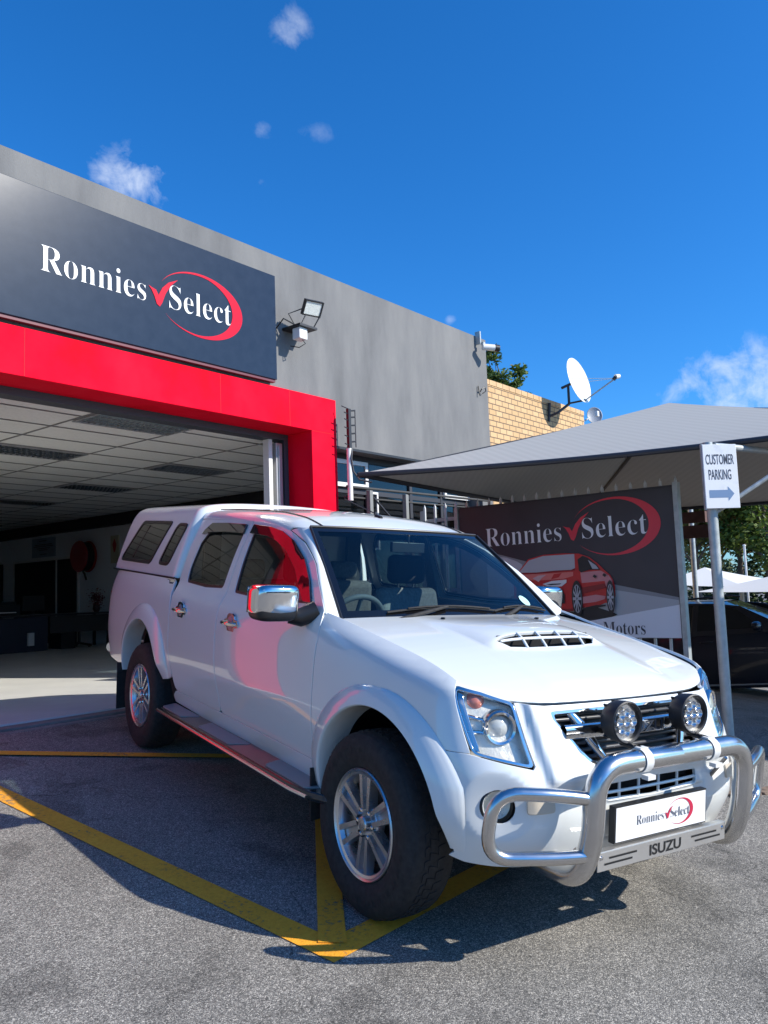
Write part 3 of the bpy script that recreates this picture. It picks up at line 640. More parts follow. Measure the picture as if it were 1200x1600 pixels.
# --- lower body net: columns run from the middle of the nose round the corner and back along the side,
#     rows run upwards; every entry is (x, half width, z)
RZ = [.34,.46,.55,.63,.71,.80,.90]
def col(pts, top): return [(p[0], p[1], z) for p, z in zip(pts, RZ)] + top
NET = [
 col([(.69,0),(.755,0),(.775,0),(.765,0),(.725,0),(.68,0),(.645,0)],          [(.635,0,.925),(.63,0,.94),(.625,0,.95)]),
 col([(.685,.25),(.75,.25),(.77,.25),(.76,.25),(.72,.25),(.672,.25),(.638,.25)],[(.628,.25,.925),(.622,.25,.94),(.617,.25,.95)]),
 col([(.665,.45),(.73,.45),(.752,.45),(.742,.45),(.705,.45),(.655,.45),(.62,.45)],[(.61,.45,.925),(.603,.45,.94),(.597,.45,.95)]),
 col([(.63,.60),(.69,.61),(.712,.61),(.705,.61),(.675,.605),(.625,.60),(.585,.595)],[(.57,.59,.93),(.56,.587,.947),(.55,.583,.96)]),
 col([(.56,.71),(.615,.725),(.635,.73),(.63,.73),(.61,.73),(.575,.72),(.535,.71)],[(.515,.705,.94),(.50,.70,.965),(.487,.69,.985)]),
 col([(.45,.79),(.50,.81),(.515,.82),(.515,.82),(.505,.82),(.485,.815),(.465,.80)],[(.455,.795,.95),(.45,.785,.99),(.435,.75,1.020)]),
 col([(.31,.825),(.335,.85),(.345,.86),(.345,.862),(.34,.86),(.335,.855),(.33,.845)],[(.325,.832,.965),(.32,.805,1.025),(.315,.745,1.06)]),
 col([(.12,.825),(.12,.858),(.12,.87),(.12,.876),(.12,.878),(.12,.875),(.12,.865)],[(.12,.85,.985),(.12,.815,1.055),(.12,.735,1.092)]),
 col([(-.12,.82),(-.12,.86),(-.12,.872),(-.12,.880),(-.12,.882),(-.12,.880),(-.12,.872)],[(-.12,.86,1.0),(-.12,.825,1.09),(-.12,.745,1.13)]),
 col([(-.36,.81),(-.36,.852),(-.36,.868),(-.36,.878),(-.36,.884),(-.36,.884),(-.36,.878)],[(-.36,.868,1.02),(-.36,.838,1.12),(-.36,.762,1.172)]),
 col([(-.60,.80),(-.60,.842),(-.60,.862),(-.60,.872),(-.60,.885),(-.60,.888),(-.60,.884)],[(-.60,.877,1.03),(-.60,.850,1.14),(-.60,.80,1.215)]),
]
for x in (-1.0, -1.5, -2.0, -2.5):
    NET.append(col([(x,.79),(x,.836),(x,.858),(x,.868),(x,.886),(x,.891),(x,.888)], [(x,.88,1.03),(x,.852,1.14),(x,.802,1.215)]))
for x, d in ((-2.9,0), (-3.3,0), (-3.7,-.004), (-4.0,-.014), (-4.16,-.035), (-4.24,-.10)):
    NET.append(col([(x,.80+d),(x,.842+d),(x,.860+d),(x,.869+d),(x,.880+d),(x,.885+d),(x,.882+d)], [(x,.876+d,1.03),(x,.850+d,1.15),(x,.812+d,1.245)]))
NC = len(NET); NR = len(NET[0])
def _bw(t): return ((1-t)**3/6, (3*t**3-6*t*t+4)/6, (-3*t**3+3*t*t+3*t+1)/6, t**3/6)
def _netpt(i, j):
    if j < 0: a = _netpt(i, 0); b = _netpt(i, 1); return tuple(2*p-q for p, q in zip(a, b))
    if j >= NR: a = _netpt(i, NR-1); b = _netpt(i, NR-2); return tuple(2*p-q for p, q in zip(a, b))
    if i < 0: p = NET[-i][j]; return (p[0], -p[1], p[2])
    if i >= NC: a = NET[NC-1][j]; b = NET[NC-2][j]; return tuple(2*p-q for p, q in zip(a, b))
    return NET[i][j]
NETP = {(i, j): _netpt(i, j) for i in range(-1, NC+1) for j in range(-1, NR+1)}
def NP(s, t):
    s = max(0, min(NC-1-1e-6, s)); t = max(0, min(NR-1-1e-6, t))
    i = int(s); j = int(t); a = _bw(s-i); b = _bw(t-j); x = y = z = 0
    for m in range(4):
        for n in range(4):
            w = a[m]*b[n]; p = NETP[(i-1+m, j-1+n)]; x += w*p[0]; y += w*p[1]; z += w*p[2]
    return (x, y, z)
import bisect
NS = 6
_tz = {}
def _tabz(k):
    if k not in _tz: _tz[k] = [NP(k/NS, t/6)[2] for t in range((NR-1)*6+1)]
    return _tz[k]
def t_of(s, z):
    k = int(s*NS); f = s*NS-k; out = 0
    for kk, w in ((k, 1-f), (k+1, f)):
        if w == 0: continue
        T = _tabz(min(kk, (NC-1)*NS)); i = bisect.bisect_left(T, z)
        if i <= 0: t = 0
        elif i >= len(T): t = len(T)-1
        else: t = i-1+(z-T[i-1])/(T[i]-T[i-1])
        out += w*t/6
    return out
def SZ(s, z):
    """point of the lower body at column position s and height z"""
    t = t_of(s, z); p = NP(s, t)
    for _ in range(2):      # polish the height
        q = NP(s, min(NR-1, t+.02)); dz = (q[2]-p[2])/.02
        if abs(dz) > 1e-4: t = max(0, min(NR-1, t+(z-p[2])/dz)); p = NP(s, t)
    return p
# arc-length coordinate a(s) so that outlines can be triangulated without distortion
_a = [0]
for k in range(1, (NC-1)*8+1):
    p = NP((k-1)/8, 4); q = NP(k/8, 4); _a.append(_a[-1]+math.dist(p[:2], q[:2]))
def s_of_a(a):
    if a <= 0: return 0
    i = bisect.bisect_left(_a, a)
    if i >= len(_a): return NC-1
    return (i-1+(a-_a[i-1])/(_a[i]-_a[i-1]))/8
def a_of_s(s): k = s*8; i = min(int(k), len(_a)-2); return _a[i]+(k-i)*(_a[i+1]-_a[i])
def LOW(a, z): return SZ(s_of_a(a), z)
def ax(x, z=.7):
    if x <= .1: return _ax_side(x)
    return _ax_nose(x, z)
def _ax_side(x):
    if not _XT:
        for k in range((NC-1-7)*24+1): _XT.append((-NP(7+k/24, 4)[0], 7+k/24))
    i = bisect.bisect_left(_XT, (-x, 0))
    if i <= 0: return a_of_s(7)
    if i >= len(_XT): return a_of_s(NC-1)
    (x0, s0), (x1, s1) = _XT[i-1], _XT[i]
    return a_of_s(s0+(s1-s0)*(-x-x0)/(x1-x0))
_XT = []
def _ax_nose(x, z=.7):
    """arc coordinate of the side point with this x at height z"""
    lo, hi = 3.0, NC-1
    for _ in range(26):
        m = (lo+hi)/2
        if SZ(m, z)[0] > x: lo = m
        else: hi = m
    return a_of_s(lo)
def aw(w, z=.7):
    """arc coordinate of the nose point with this half width"""
    lo, hi = 0, 5.5
    for _ in range(26):
        m = (lo+hi)/2
        if SZ(m, z)[1] < w: lo = m
        else: hi = m
    return a_of_s(lo)
def lerp_tab(T, x):
    if x <= T[0][0]: return T[0][1]
    for (x0, v0), (x1, v1) in zip(T, T[1:]):
        if x <= x1: f = (x-x0)/(x1-x0); f2 = f; return v0+(v1-v0)*f2
    return T[-1][1]
def smooth_tab(T, x, r=.12):
    return sum(lerp_tab(T, x+r*k)*w for k, w in ((-2,.1),(-1,.2),(0,.4),(1,.2),(2,.1)))
ZR = [(-2.75,1.722),(-2.4,1.72),(-2.0,1.71),(-1.6,1.692),(-1.3,1.656),(-1.1,1.612),(-.9,1.56)]
def zr(x): return smooth_tab(ZR, x, .07)
def _q(p0, p1, p2, t): return tuple((1-t)**2*a+2*t*(1-t)*b+t*t*c for a, b, c in zip(p0, p1, p2))
BW, BZ = .804, 1.19
def side_w(x, z):
    """half width of the cab side above the belt"""
    zt = zr(x)-.052
    return BW+(z-BZ)/(zt-BZ)*(.642-BW) + .010*sin(pi*max(0, min(1, (z-BZ)/(zt-BZ))))
def UPP(x, z): return (x, side_w(x, z), z)
def CAB(x, z):
    """cab side, below or above the belt, blended smoothly through the belt line"""
    z0, z1 = 1.125, 1.235
    if z <= z0: p = LOW(ax(x, z), z); return (x, p[1], z)
    if z >= z1: return UPP(x, z)
    a0 = LOW(ax(x, z0), z0)[1]; am = LOW(ax(x, z0-.02), z0-.02)[1]; d0 = (a0-am)/.02
    b0 = side_w(x, z1); d1 = (side_w(x, z1+.02)-b0)/.02
    h = z1-z0; t = (z-z0)/h
    w = (2*t**3-3*t*t+1)*a0+(t**3-2*t*t+t)*h*d0+(-2*t**3+3*t*t)*b0+(t**3-t*t)*h*d1
    return (x, w, z)
def ROOF(x, w):
    """roof height at half width w (w <= .642)"""
    c = .046*max(0, min(1, (-1.04-x)/.28))**.7 if x > -1.32 else .046
    z0 = zr(x); r = abs(w)
    if r < .50: return z0+c-(c-.0175*c/.046)*(r/.50)**2.2
    b = z0+.0175*c/.046; f = (r-.50)/.142
    return b-(.052+.0175*c/.046)*(1-sqrt(max(0, 1-f*f)))
# --- panel builder: an outline in surface coordinates is filled with a fine grid, lifted on the surface,
#     given a small rolled edge and exact normals
def in_poly(x, y, poly):
    c = False; n = len(poly); j = n-1
    for i in range(n):
        xi, yi = poly[i]; xj, yj = poly[j]
        if (yi > y) != (yj > y) and x < (xj-xi)*(y-yi)/(yj-yi)+xi: c = not c
        j = i
    return c
def resample(poly, h, r=0):
    out = []; n = len(poly)
    for i in range(n):
        a = poly[i]; b = poly[(i+1) % n]; L = math.dist(a, b); k = max(1, int(round(L/h)))
        for q in range(k): out.append((a[0]+(b[0]-a[0])*q/k, a[1]+(b[1]-a[1])*q/k))
    return out
def rounded(poly, r, n=5):
    """round the corners of a polygon; r may be a list"""
    out = []; m = len(poly)
    for i in range(m):
        p = Vector(poly[i]); a = Vector(poly[i-1]); b = Vector(poly[(i+1) % m]); rr = r[i] if isinstance(r, (list, tuple)) else r
        if rr <= 0: out.append(tuple(p)); continue
        u = (a-p); v = (b-p); d = min(rr, u.length*.48, v.length*.48); u.normalize(); v.normalize()
        for k in range(n+1):
            t = k/n; q = (p+u*d)*(1-t)**2 + p*2*t*(1-t) + (p+v*d)*t*t; out.append((q.x, q.y))
    return out
def panel(name, fn, poly, m, parent, holes=(), h=.022, edge=.0025, depth=.014, side=1, off=0.0, two=False, hedge=True):
    """fn(u,v)->(x, w, z) for the right hand side; side=-1 mirrors to the left"""
    def pt(u, v):
        p = fn(u, v); return Vector((p[0], -p[1]*side, p[2]))
    e = .004
    def nrm(u, v):
        a = pt(u+e, v)-pt(u-e, v); b = pt(u, v+e)-pt(u, v-e); n = a.cross(b)
        return n.normalized() if n.length > 1e-12 else Vector((0, 0, 1))
    loops = [resample(poly, h)]+[resample(q, h) for q in holes]
    xs = [p[0] for p in loops[0]]; ys = [p[1] for p in loops[0]]
    V = []; E_ = []
    for L in loops:
        b = len(V); V += L; E_ += [(b+i, b+(i+1) % len(L)) for i in range(len(L))]
    nb = len(V)
    nx = int((max(xs)-min(xs))/h)+1; ny = int((max(ys)-min(ys))/h)+1
    keep = [(p[0], p[1]) for p in V]
    cell = {}
    for p in keep: cell.setdefault((int(p[0]/h), int(p[1]/h)), []).append(p)
    def near(x, y):
        i, j = int(x/h), int(y/h)
        for a in (i-1, i, i+1):
            for b in (j-1, j, j+1):
                for p in cell.get((a, b), ()):
                    if (p[0]-x)**2+(p[1]-y)**2 < (h*.55)**2: return True
        return False
    for i in range(nx+1):
        for j in range(ny+1):
            x = min(xs)+i*h; y = min(ys)+j*h*1.0
            if in_poly(x, y, loops[0]) and not any(in_poly(x, y, L) for L in loops[1:]) and not near(x, y): V.append((x, y))
    r = delaunay_2d_cdt([Vector(p) for p in V], E_, [], 0, 1e-7)
    P, F, orig = r[0], r[2], r[3]
    F = [f for f in F if (lambda cx, cy: in_poly(cx, cy, loops[0]) and not any(in_poly(cx, cy, L) for L in loops[1:]))(sum(P[i][0] for i in f)/3, sum(P[i][1] for i in f)/3)]
    inv = {}
    for i, o_ in enumerate(orig):
        for q in o_: inv[q] = i
    vs = []; ns = []
    sgn = side
    for p in P:
        n = nrm(p[0], p[1])
        vs.append(pt(p[0], p[1])); ns.append(n)
    # orientation: normals should point away from the truck's middle line or upwards
    c = sum((v for v in vs), Vector())/len(vs)
    ref = Vector((c.x*.0+(1.0 if (c.x > .4 and abs(c.y) < .45 and c.z < .96) else 0), c.y, .15 if c.z < 1.05 else .9))
    if sum(n.dot(ref) for n in ns) < 0: ns = [-n for n in ns]
    if off: vs = [v+n*off for v, n in zip(vs, ns)]
    fs = []
    for f in F:
        f = list(f); a, b, c2 = (vs[i] for i in f[:3])
        if (b-a).cross(c2-a).dot(ns[f[0]]) < 0: f = f[::-1]
        fs.append(f)
    b0 = 0
    if edge:
        for li, L in enumerate(loops):
            n_ = len(L); ids = [inv.get(b0+i) for i in range(n_)]; b0 += n_
            if None in ids: continue
            if li and not hedge: continue
            base = len(vs); pos = [vs[i] for i in ids]; nn = [ns[i] for i in ids]
            cen = None
            ar = sum(L[i][0]*L[(i+1) % n_][1]-L[(i+1) % n_][0]*L[i][1] for i in range(n_))
            outs = []
            for i in range(n_):
                t = (pos[(i+1) % n_]-pos[i-1]); t = t.normalized() if t.length > 1e-9 else Vector((1, 0, 0))
                o_ = t.cross(nn[i]).normalized(); outs.append(o_)
            # decide sign by testing against the polygon in parameter space
            i = max(range(n_), key=lambda k: L[k][0]); tst = (L[i][0]+1e-3, L[i][1]); w_ = pt(*tst)-pt(*L[i])
            s_ = 1 if outs[i].dot(w_) > 0 else -1
            if li: s_ = -s_
            for d1, d2, k1 in ((edge*.75, edge*.25, .5), (edge, edge, .95), (edge, depth, 1)):
                for i in range(n_):
                    o_ = outs[i]*s_; vs.append(pos[i]+o_*d1-nn[i]*d2); q = nn[i]*(1-k1)+o_*k1; ns.append(q.normalized())
            rings = [ids]+[[base+k*n_+i for i in range(n_)] for k in range(3)]
            for a, b in zip(rings, rings[1:]):
                for i in range(n_):
                    j = (i+1) % n_; f = [a[i], a[j], b[j], b[i]]
                    q = (vs[f[1]]-vs[f[0]]).cross(vs[f[3]]-vs[f[0]])
                    if q.dot(ns[b[i]]+ns[a[i]]) < 0: f = f[::-1]
                    fs.append(f)
    me = bpy.data.meshes.new(name); me.from_pydata([tuple(v) for v in vs], [], fs); me.update()
    me.polygons.foreach_set('use_smooth', [True]*len(me.polygons))
    me.normals_split_custom_set_from_vertices([tuple(n) for n in ns])
    o = link(name, me, m, parent, local=True)
    o.cycles.shadow_terminator_geometry_offset = .9; o.cycles.shadow_terminator_offset = .15
    return o
def grid(name, fn, nu, nv, m, parent, closed_u=False, flip=False, smooth=60):
    mb = MB(); vs = [fn(i/nu, j/nv) for i in range(nu+1) for j in range(nv+1)]
    mb.add(vs, [(i*(nv+1)+j, (i+1)*(nv+1)+j, (i+1)*(nv+1)+j+1, i*(nv+1)+j+1) for i in range(nu) for j in range(nv)], flip)
    return mb.build(name, m, parent, smooth=smooth, local=True)
# --- paints and trims
def car_paint(name, c, rough=.3):
    m = mat(name, c, rough, coat=1.0); m.node_tree.nodes['Principled BSDF'].inputs['Coat IOR'].default_value = 1.62; m.node_tree.nodes['Principled BSDF'].inputs['Specular IOR Level'].default_value = .5
    return m
WHT = car_paint('white_car_paint', (.72,.745,.735), .35)
CHR = mat('chrome', (.72,.71,.70), .09, metal=1)
STN = tex(mat('brushed_steel', (.62,.61,.60), .2, metal=1), scale=9, detail=5, rough=(.14,.30), map_scale=(1,1,1))
ALU = tex(mat('wheel_alloy', (.60,.61,.63), .28, metal=.9), scale=14, detail=3, rough=(.2,.38))
RUB = tex(mat('tyre_rubber', (.018,.018,.019), .8), scale=40, detail=4, cols=[(.012,.012,.013),(.03,.028,.027)], bump=.2, dist=.002)
BLK = mat('black_trim', (.012,.012,.013), .4)
GLS = glass('side_glass', (.34,.38,.38), 1.6); WSG = glass('windscreen_glass', (.62,.78,.80), 1.5)
DKG = mat('dark_canopy_glass', (.010,.012,.012), .02, spec=.6)
SMK = mat('smoked_plastic', (.012,.012,.014), .05, coat=1)
LNS = glass('lamp_cover', (.93,.94,.95), 1.45)
REF = tex(mat('lamp_reflector', (.86,.80,.66), .3, metal=.25), scale=24, rough=(.12,.5), bump=.8, dist=.010)
AMB = mat('amber_lamp', (.62,.20,.12), .25, coat=1)
SEATM = tex(mat('seat_grey', (.22,.22,.21), .8), scale=60, cols=[(.17,.17,.165),(.26,.26,.25)])
SEATD = mat('seat_dark', (.02,.02,.022), .85)
DASH = mat('dashboard', (.10,.105,.105), .7)
T = empty('pickup_truck', mat=TM, label='white double cab pickup with a canopy and steel bull bar parked before the red doorway', cat='pickup truck')
T['group'] = None; del T['group']
# --- nose surface with its creases and lamp recesses
def sstep(x, a, b):
    f = max(0, min(1, (x-a)/(b-a))); return f*f*(3-2*f)
def NOSE(a, z):
    """signed arc coordinate: positive is the right hand side"""
    A = abs(a); p = SZ(s_of_a(A), z); x, w = p[0], p[1]
    d = 0
    if .60 < z < 1 and A < .62:       # raised grille surround
        edge_a = .505 + (z-.66)*.14
        d = .028*(1-sstep(A, edge_a-.008, edge_a+.034))*sstep(z, .64, .70)
    r = math.hypot(A-.722, (z-.592)*1.05)
    if r < .135: d -= .030*(1-(r/.135)**2)**1.3
    if A < .34 and z < .60: d -= .012*(1-sstep(A, .30, .34))*sstep(z, .44, .46)*(1-sstep(z, .585, .60))
    # surface normal in plan
    q = SZ(s_of_a(A+.01), z); tx, tw = q[0]-x, q[1]-w; L = math.hypot(tx, tw) or 1
    x += d*tw/L; w += -d*tx/L
    return (x, w if a >= 0 else -w, p[2])
AH = dict(c=(.05,.44), r=.437); RHc = dict(c=(-3.06,.475), r=.462)
def arch(c, r, x0side, z0, n=26, full=True):
    """points (x,z) of an arch opening from the rear foot over the top to the front foot"""
    cx, cz = c; a0 = pi-math.asin((z0-cz)/r); a1 = math.asin((z0-cz)/r)
    return [(cx+r*cos(a0+(a1-a0)*k/n), cz+r*sin(a0+(a1-a0)*k/n)) for k in range(n+1)]
def A_(pts): return [(ax(x, z), z) for x, z in pts]
fr = arch(AH['c'], AH['r'], 0, .40)
zg = .774
front_part = [p for p in fr if p[0] > AH['c'][0] and p[1] < zg-.004]      # falls from the gap line to the bumper foot
ang = math.asin((zg-AH['c'][1])/AH['r']); gx = AH['c'][0]+AH['r']*cos(ang)
right_bumper = [(0,.362),(.3,.362),(.55,.366),(.72,.368),(.82,.372),(.885,.385)] + A_(front_part[::-1]) + [(ax(gx, zg-.004), zg-.004)] + [(.97,zg-.004),(.83,.771)] + [(.80,.767),(.575,.722),(.562,.735),(.598,.950)] + [(.55,.948),(.48,.943),(.3,.944),(0,.945)]
bump = right_bumper + [(-a, z) for a, z in right_bumper[::-1][1:-1]]
gr = rounded([(.462,.925),(.455,.895),(.335,.742),(.30,.728),(0,.722),(-.30,.728),(-.335,.742),(-.455,.895),(-.462,.925),(-.3,.928),(0,.930),(.3,.928)], [.015,0,.02,0,0,0,.02,0,.015,0,0,0], 3)
intake = rounded([(.29,.655),(.27,.592),(0,.585),(-.27,.592),(-.29,.655),(0,.662)], [.02,.02,0,.02,.02,0], 4)
fogh = lambda s: [(s*.722+.062*cos(t*pi/12)*s, .592+.062*sin(t*pi/12)) for t in range(24)]
panel('bumper', NOSE, bump, WHT, T, holes=[gr, intake, fogh(1), fogh(-1)], h=.0145)
# --- fenders, doors, sills, bed sides
def LOWF(a, z): return LOW(a, z)
def ztop(a): return NP(s_of_a(a), NR-1)[2]
def side_panels(side):
    S = side
    af = ax(-.475, .8)
    top = []
    a_start = ax(-.545, 1.1); a_end = .905
    k = 26
    for i in range(k+1): a = a_start+(a_end-a_start)*i/k; top.append((a, ztop(a)-.0025))
    arc_ = [p for p in fr if p[1] > zg+.004 or p[0] < AH['c'][0]]
    arc_ = [p for p in arc_ if p[1] > .44]
    poly = [(ax(-.473,.47), .47), (ax(-.476,.75), .75), (ax(-.482,.92), .92), (ax(-.492,1.08), 1.08), (ax(-.525,1.16), 1.16)] + top + [(.885,.985),(.815,.776),(.97,zg+.003),(ax(gx,zg)-.0, zg+.003)] + A_(arc_[::-1])
    panel('fender', LOWF, poly, WHT, T, side=S)
    # front door
    def CABf(x, z): return CAB(x, z)
    Dt = [(-.552,1.205),(-.643,1.274),(-.841,1.418),(-1.06,1.530),(-1.25,1.592),(-1.42,1.625),(-1.60,1.640),(-1.752,1.648)]
    fd = [(-.484,.52),(-.486,.75),(-.491,.90),(-.501,1.08),(-.534,1.165)] + Dt + [(-1.745,1.25),(-1.70,1.018),(-1.660,.76),(-1.615,.52)]
    fd = rounded(fd, [.02,0,0,0,0]+[0]*7+[.02,0,0,0,.03], 3)
    fw = rounded([(-.71,1.225),(-.80,1.318),(-.96,1.428),(-1.14,1.520),(-1.30,1.572),(-1.46,1.598),(-1.69,1.612),(-1.672,1.40),(-1.645,1.215),(-1.2,1.205)], [.03,0,0,0,0,0,.03,0,.03,0], 3)
    rd = [(-1.627,.52),(-1.672,.76),(-1.712,1.018),(-1.757,1.25),(-1.764,1.649),(-2.1,1.657),(-2.45,1.663),(-2.60,1.660),(-2.612,1.45),(-2.600,1.25),(-2.545,1.08),(-2.512,.95),(-2.492,.80),(-2.44,.60),(-2.40,.52)]
    rd = rounded(rd, [.03,0,0,0,.02,0,0,.02,0,0,0,0,0,.03,.04], 3)
    rw = rounded([(-1.825,1.228),(-1.815,1.612),(-2.10,1.620),(-2.36,1.620),(-2.455,1.50),(-2.475,1.32),(-2.455,1.228),(-2.1,1.216)], [.03,.03,0,.07,0,0,.03,0], 4)
    CABm = lambda x, z: CAB(x, z)
    d1 = panel('front_door', CABm, fd, WHT, T, holes=[fw], side=S, hedge=True); d2 = panel('rear_door', CABm, rd, WHT, T, holes=[rw], side=S)
    for d, w_, mw in ((d1, fw, GLS), (d2, rw, GLS)):
        c = (sum(p[0] for p in w_)/len(w_), sum(p[1] for p in w_)/len(w_))
        big = [(c[0]+(p[0]-c[0])*1.03, c[1]+(p[1]-c[1])*1.05) for p in w_]; small = [(c[0]+(p[0]-c[0])*.955, c[1]+(p[1]-c[1])*.915) for p in w_]
        panel('window', CABm, big, mw, d, side=S, off=-.011, edge=0, h=.05)
        panel('window_seal', CABm, [(c[0]+(p[0]-c[0])*1.004, c[1]+(p[1]-c[1])*1.008) for p in w_], BLK, d, holes=[small], side=S, off=-.004, edge=.002, depth=.006)
    # smoked wind deflectors over the top edges
    up1 = [(-.69,1.235),(-.80,1.338),(-.96,1.447),(-1.14,1.537),(-1.30,1.588),(-1.46,1.614),(-1.70,1.628),(-1.705,1.575),(-1.46,1.560),(-1.32,1.532),(-1.17,1.480),(-1.0,1.39),(-.86,1.29),(-.77,1.235)]
    up2 = [(-1.805,1.628),(-2.10,1.636),(-2.36,1.636),(-2.44,1.59),(-2.46,1.56),(-2.36,1.575),(-2.10,1.580),(-1.805,1.575)]
    def bulge(base):
        def f(x, z): p = base(x, z); return (p[0], p[1]+.016, p[2])
        return f
    panel('wind_deflector', bulge(CABm), up1, SMK, d1, side=S, edge=.002, depth=.012); panel('wind_deflector', bulge(CABm), up2, SMK, d2, side=S, edge=.002, depth=.012)
    # sills
    sp = rounded([(-.485,.44),(-.484,.512),(-1.4,.512),(-2.40,.512),(-2.47,.47),(-2.46,.43),(-1.4,.40),(-.52,.40)], [0,0,0,.02,.02,0,0,0], 3)
    panel('sill', LOW, A_(sp), WHT, T, side=S)
    # bed side
    rr = arch(RHc['c'], RHc['r'], 0, .50)
    rr = [p for p in rr if p[0] < -2.612 or p[1] > .8]
    bs = [(-2.640,1.236),(-2.612,1.25-.03),(-2.557,1.08),(-2.524,.95),(-2.504,.80),(-2.50,.76)]
    bs2 = [(-2.640,1.238),(-2.628,1.20),(-2.557,1.06),(-2.524,.95),(-2.506,.82),(-2.475,.70),(-2.463,.60),(-2.50,.58)]
    arc2 = [p for p in arch(RHc['c'], RHc['r'], 0, .50)][::-1]
    arc2 = [p for p in arc2 if not (p[0] > -3.06 and p[1] < .585)]
    poly = bs2 + arc2 + [(-3.60,.50),(-4.08,.52),(-4.21,.60),(-4.215,.80),(-4.215,1.15),(-4.20,1.238)]
    panel('bed_side', LOW, A_(poly), WHT, T, side=S)
    # arch flares
    for nm, cc, r0, T0 in (('front', AH['c'], .425, [(0,.12),(.12,.125),(.3,.105),(.5,.078),(.7,.095),(.86,.105),(1,.05)]), ('rear', RHc['c'], .447, [(0,.07),(.15,.11),(.5,.115),(.85,.13),(1,.10)])):
        a0 = pi+.10 if nm == 'front' else pi-.03; a1 = -.06 if nm == 'front' else .18
        zlow = .385 if nm == 'front' else .44
        def fl(u, v, cc=cc, r0=r0, T0=T0, a0=a0, a1=a1, nm=nm):
            t = u; an = a0+(a1-a0)*t; d = lerp_tab(T0, t)
            prof = [(1, .001), (.93, .010), (.75, .021), (.5, .031), (.25, .038), (.06, .042), (0, .036), (-.03, .02), (-.05, -.02), (-.05, -.10)]
            k = v*(len(prof)-1); i = min(int(k), len(prof)-2); f = k-i
            rd_ = prof[i][0]+(prof[i+1][0]-prof[i][0])*f; ou = prof[i][1]+(prof[i+1][1]-prof[i][1])*f
            r = r0+d*rd_; x = cc[0]+r*cos(an); z = cc[1]+r*sin(an)*(1.0 if nm == 'front' else 1.0)
            xx = cc[0]+(r0+d*max(0, rd_))*cos(an)
            fade = min(1, (t)/.02+.6, (1-t)/.10+.05) if nm == 'front' else min(1, (1-t)/.1+.25)
            w = LOW(ax(x, max(.40, z)), max(.40, z))[1]
            if ou > 0: w += ou*fade
            else: w += ou
            return Vector((x, -S*w, z))
        grid('arch_flare', fl, 56, 27, WHT, T, flip=S > 0, smooth=50)
        # dark wheel house
        mb = MB(); c3 = Vector((cc[0], -S*.80, cc[1]-.0)); Mx = Matrix.Translation(c3) @ Matrix.Rotation(-radians(90)*S, 4, 'X')
        mb.lathe([(r0+.008, .05), (r0+.015, .10), (r0+.03, .42), (.12, .43)], Mx, 40, a0=(pi if S > 0 else 0)-.05*S*0, a1=(2*pi if S > 0 else pi))
        mb.build('wheel_house', BLK, T, local=True)
side_panels(1); side_panels(-1)
# dark inner skin: shows only through the panel gaps
INN = mat('inner_skin', (.006,.006,.007), .9)
def innskin():
    for S in (1, -1):
        def f(u, v):
            x = -.46-u*3.74; z = .50+v*.68
            p = LOW(ax(x, z), z); return Vector((x, -S*(p[1]-.022), z))
        # keep clear of the arches: three strips
        for nm, x0, x1, z0, z1 in (('doors', -.40, -2.56, .44, 1.17), ('over_front', .40, -.40, .93, .985), ('bed', -2.56, -4.18, .955, 1.22), ('tail', -3.56, -4.18, .56, .955)):
            def g(u, v, x0=x0, x1=x1, z0=z0, z1=z1):
                x = x0+(x1-x0)*u; z = z0+(z1-z0)*v; p = LOW(ax(x, z), z); return Vector((x, -S*(p[1]-.022), z))
            grid('inner_skin', g, 20, 8, INN, T, flip=S > 0)
        def g2(u, v):
            x = -.60-2.0*u; z = 1.19+.035*v; return Vector((x, -S*(side_w(x, z)-.024), z))
        def g3(u, v):
            x = -1.72-.085*u; z = 1.19+.44*v; return Vector((x, -S*(side_w(x, z)-.024), z))
        grid('inner_skin', g3, 2, 12, INN, T, flip=S > 0)
innskin()
# --- bonnet
ZC = [(-.60,1.205),(-.45,1.190),(-.3,1.176),(-.1,1.150),(.1,1.116),(.3,1.068),(.45,1.026),(.55,.988),(.63,.955),(.7,.93)]
def zc(x): return smooth_tab(ZC, x, .06)
def wedge(x):   # half width of the bonnet at x
    if x < .43: return NP(s_of_a(ax(x, 1.0)), NR-1)[1]
    return 9
def BON(x, y):
    r = abs(y); z = zc(x)-.030*(r/.74)**2.3
    if x > -.1: z -= .0
    z += .010*(1-sstep(r, .30, .42))*sstep(x, -.5, -.2)*(1-sstep(x, .5, .62))     # raised centre field
    q = 1-min(1, (r/.37))**4
    if q > 0:
        up = sstep(x, -.38, .10); dn = 1-sstep(x, .118, .205)
        z += .044*up*dn*q
    # roll over the nose edge
    A = r; xe = lerp_tab(NOSEX, r); e = xe-x
    if e < .05: z -= .016*(1-max(0, e)/.05)**2
    return z
NOSEX = []
for k in range(34):
    s = k*5/33; p = NP(s, NR-1); NOSEX.append((p[1], p[0]))
edge_pts = []
for k in range(22):      # right side line of the bonnet from the windscreen forwards
    s = 9.62+(5.05-9.62)*k/21; p = NP(s, NR-1); edge_pts.append((p[0], p[1]-.003))
nose_pts = []
for k in range(1, 15): s = 5.05*(1-k/14); p = NP(s, NR-1); nose_pts.append((p[0]-.004, max(0, p[1]-.003*(k < 5))))
half = edge_pts+nose_pts
bon = [(x, w) for x, w in half] + [(x, -w) for x, w in half[::-1][1:]]
rear = [(-.545+.0, -.60), (-.50, -.45), (-.455, -.25), (-.44, 0), (-.455, .25), (-.50, .45), (-.545, .60)]
bon = bon + rear
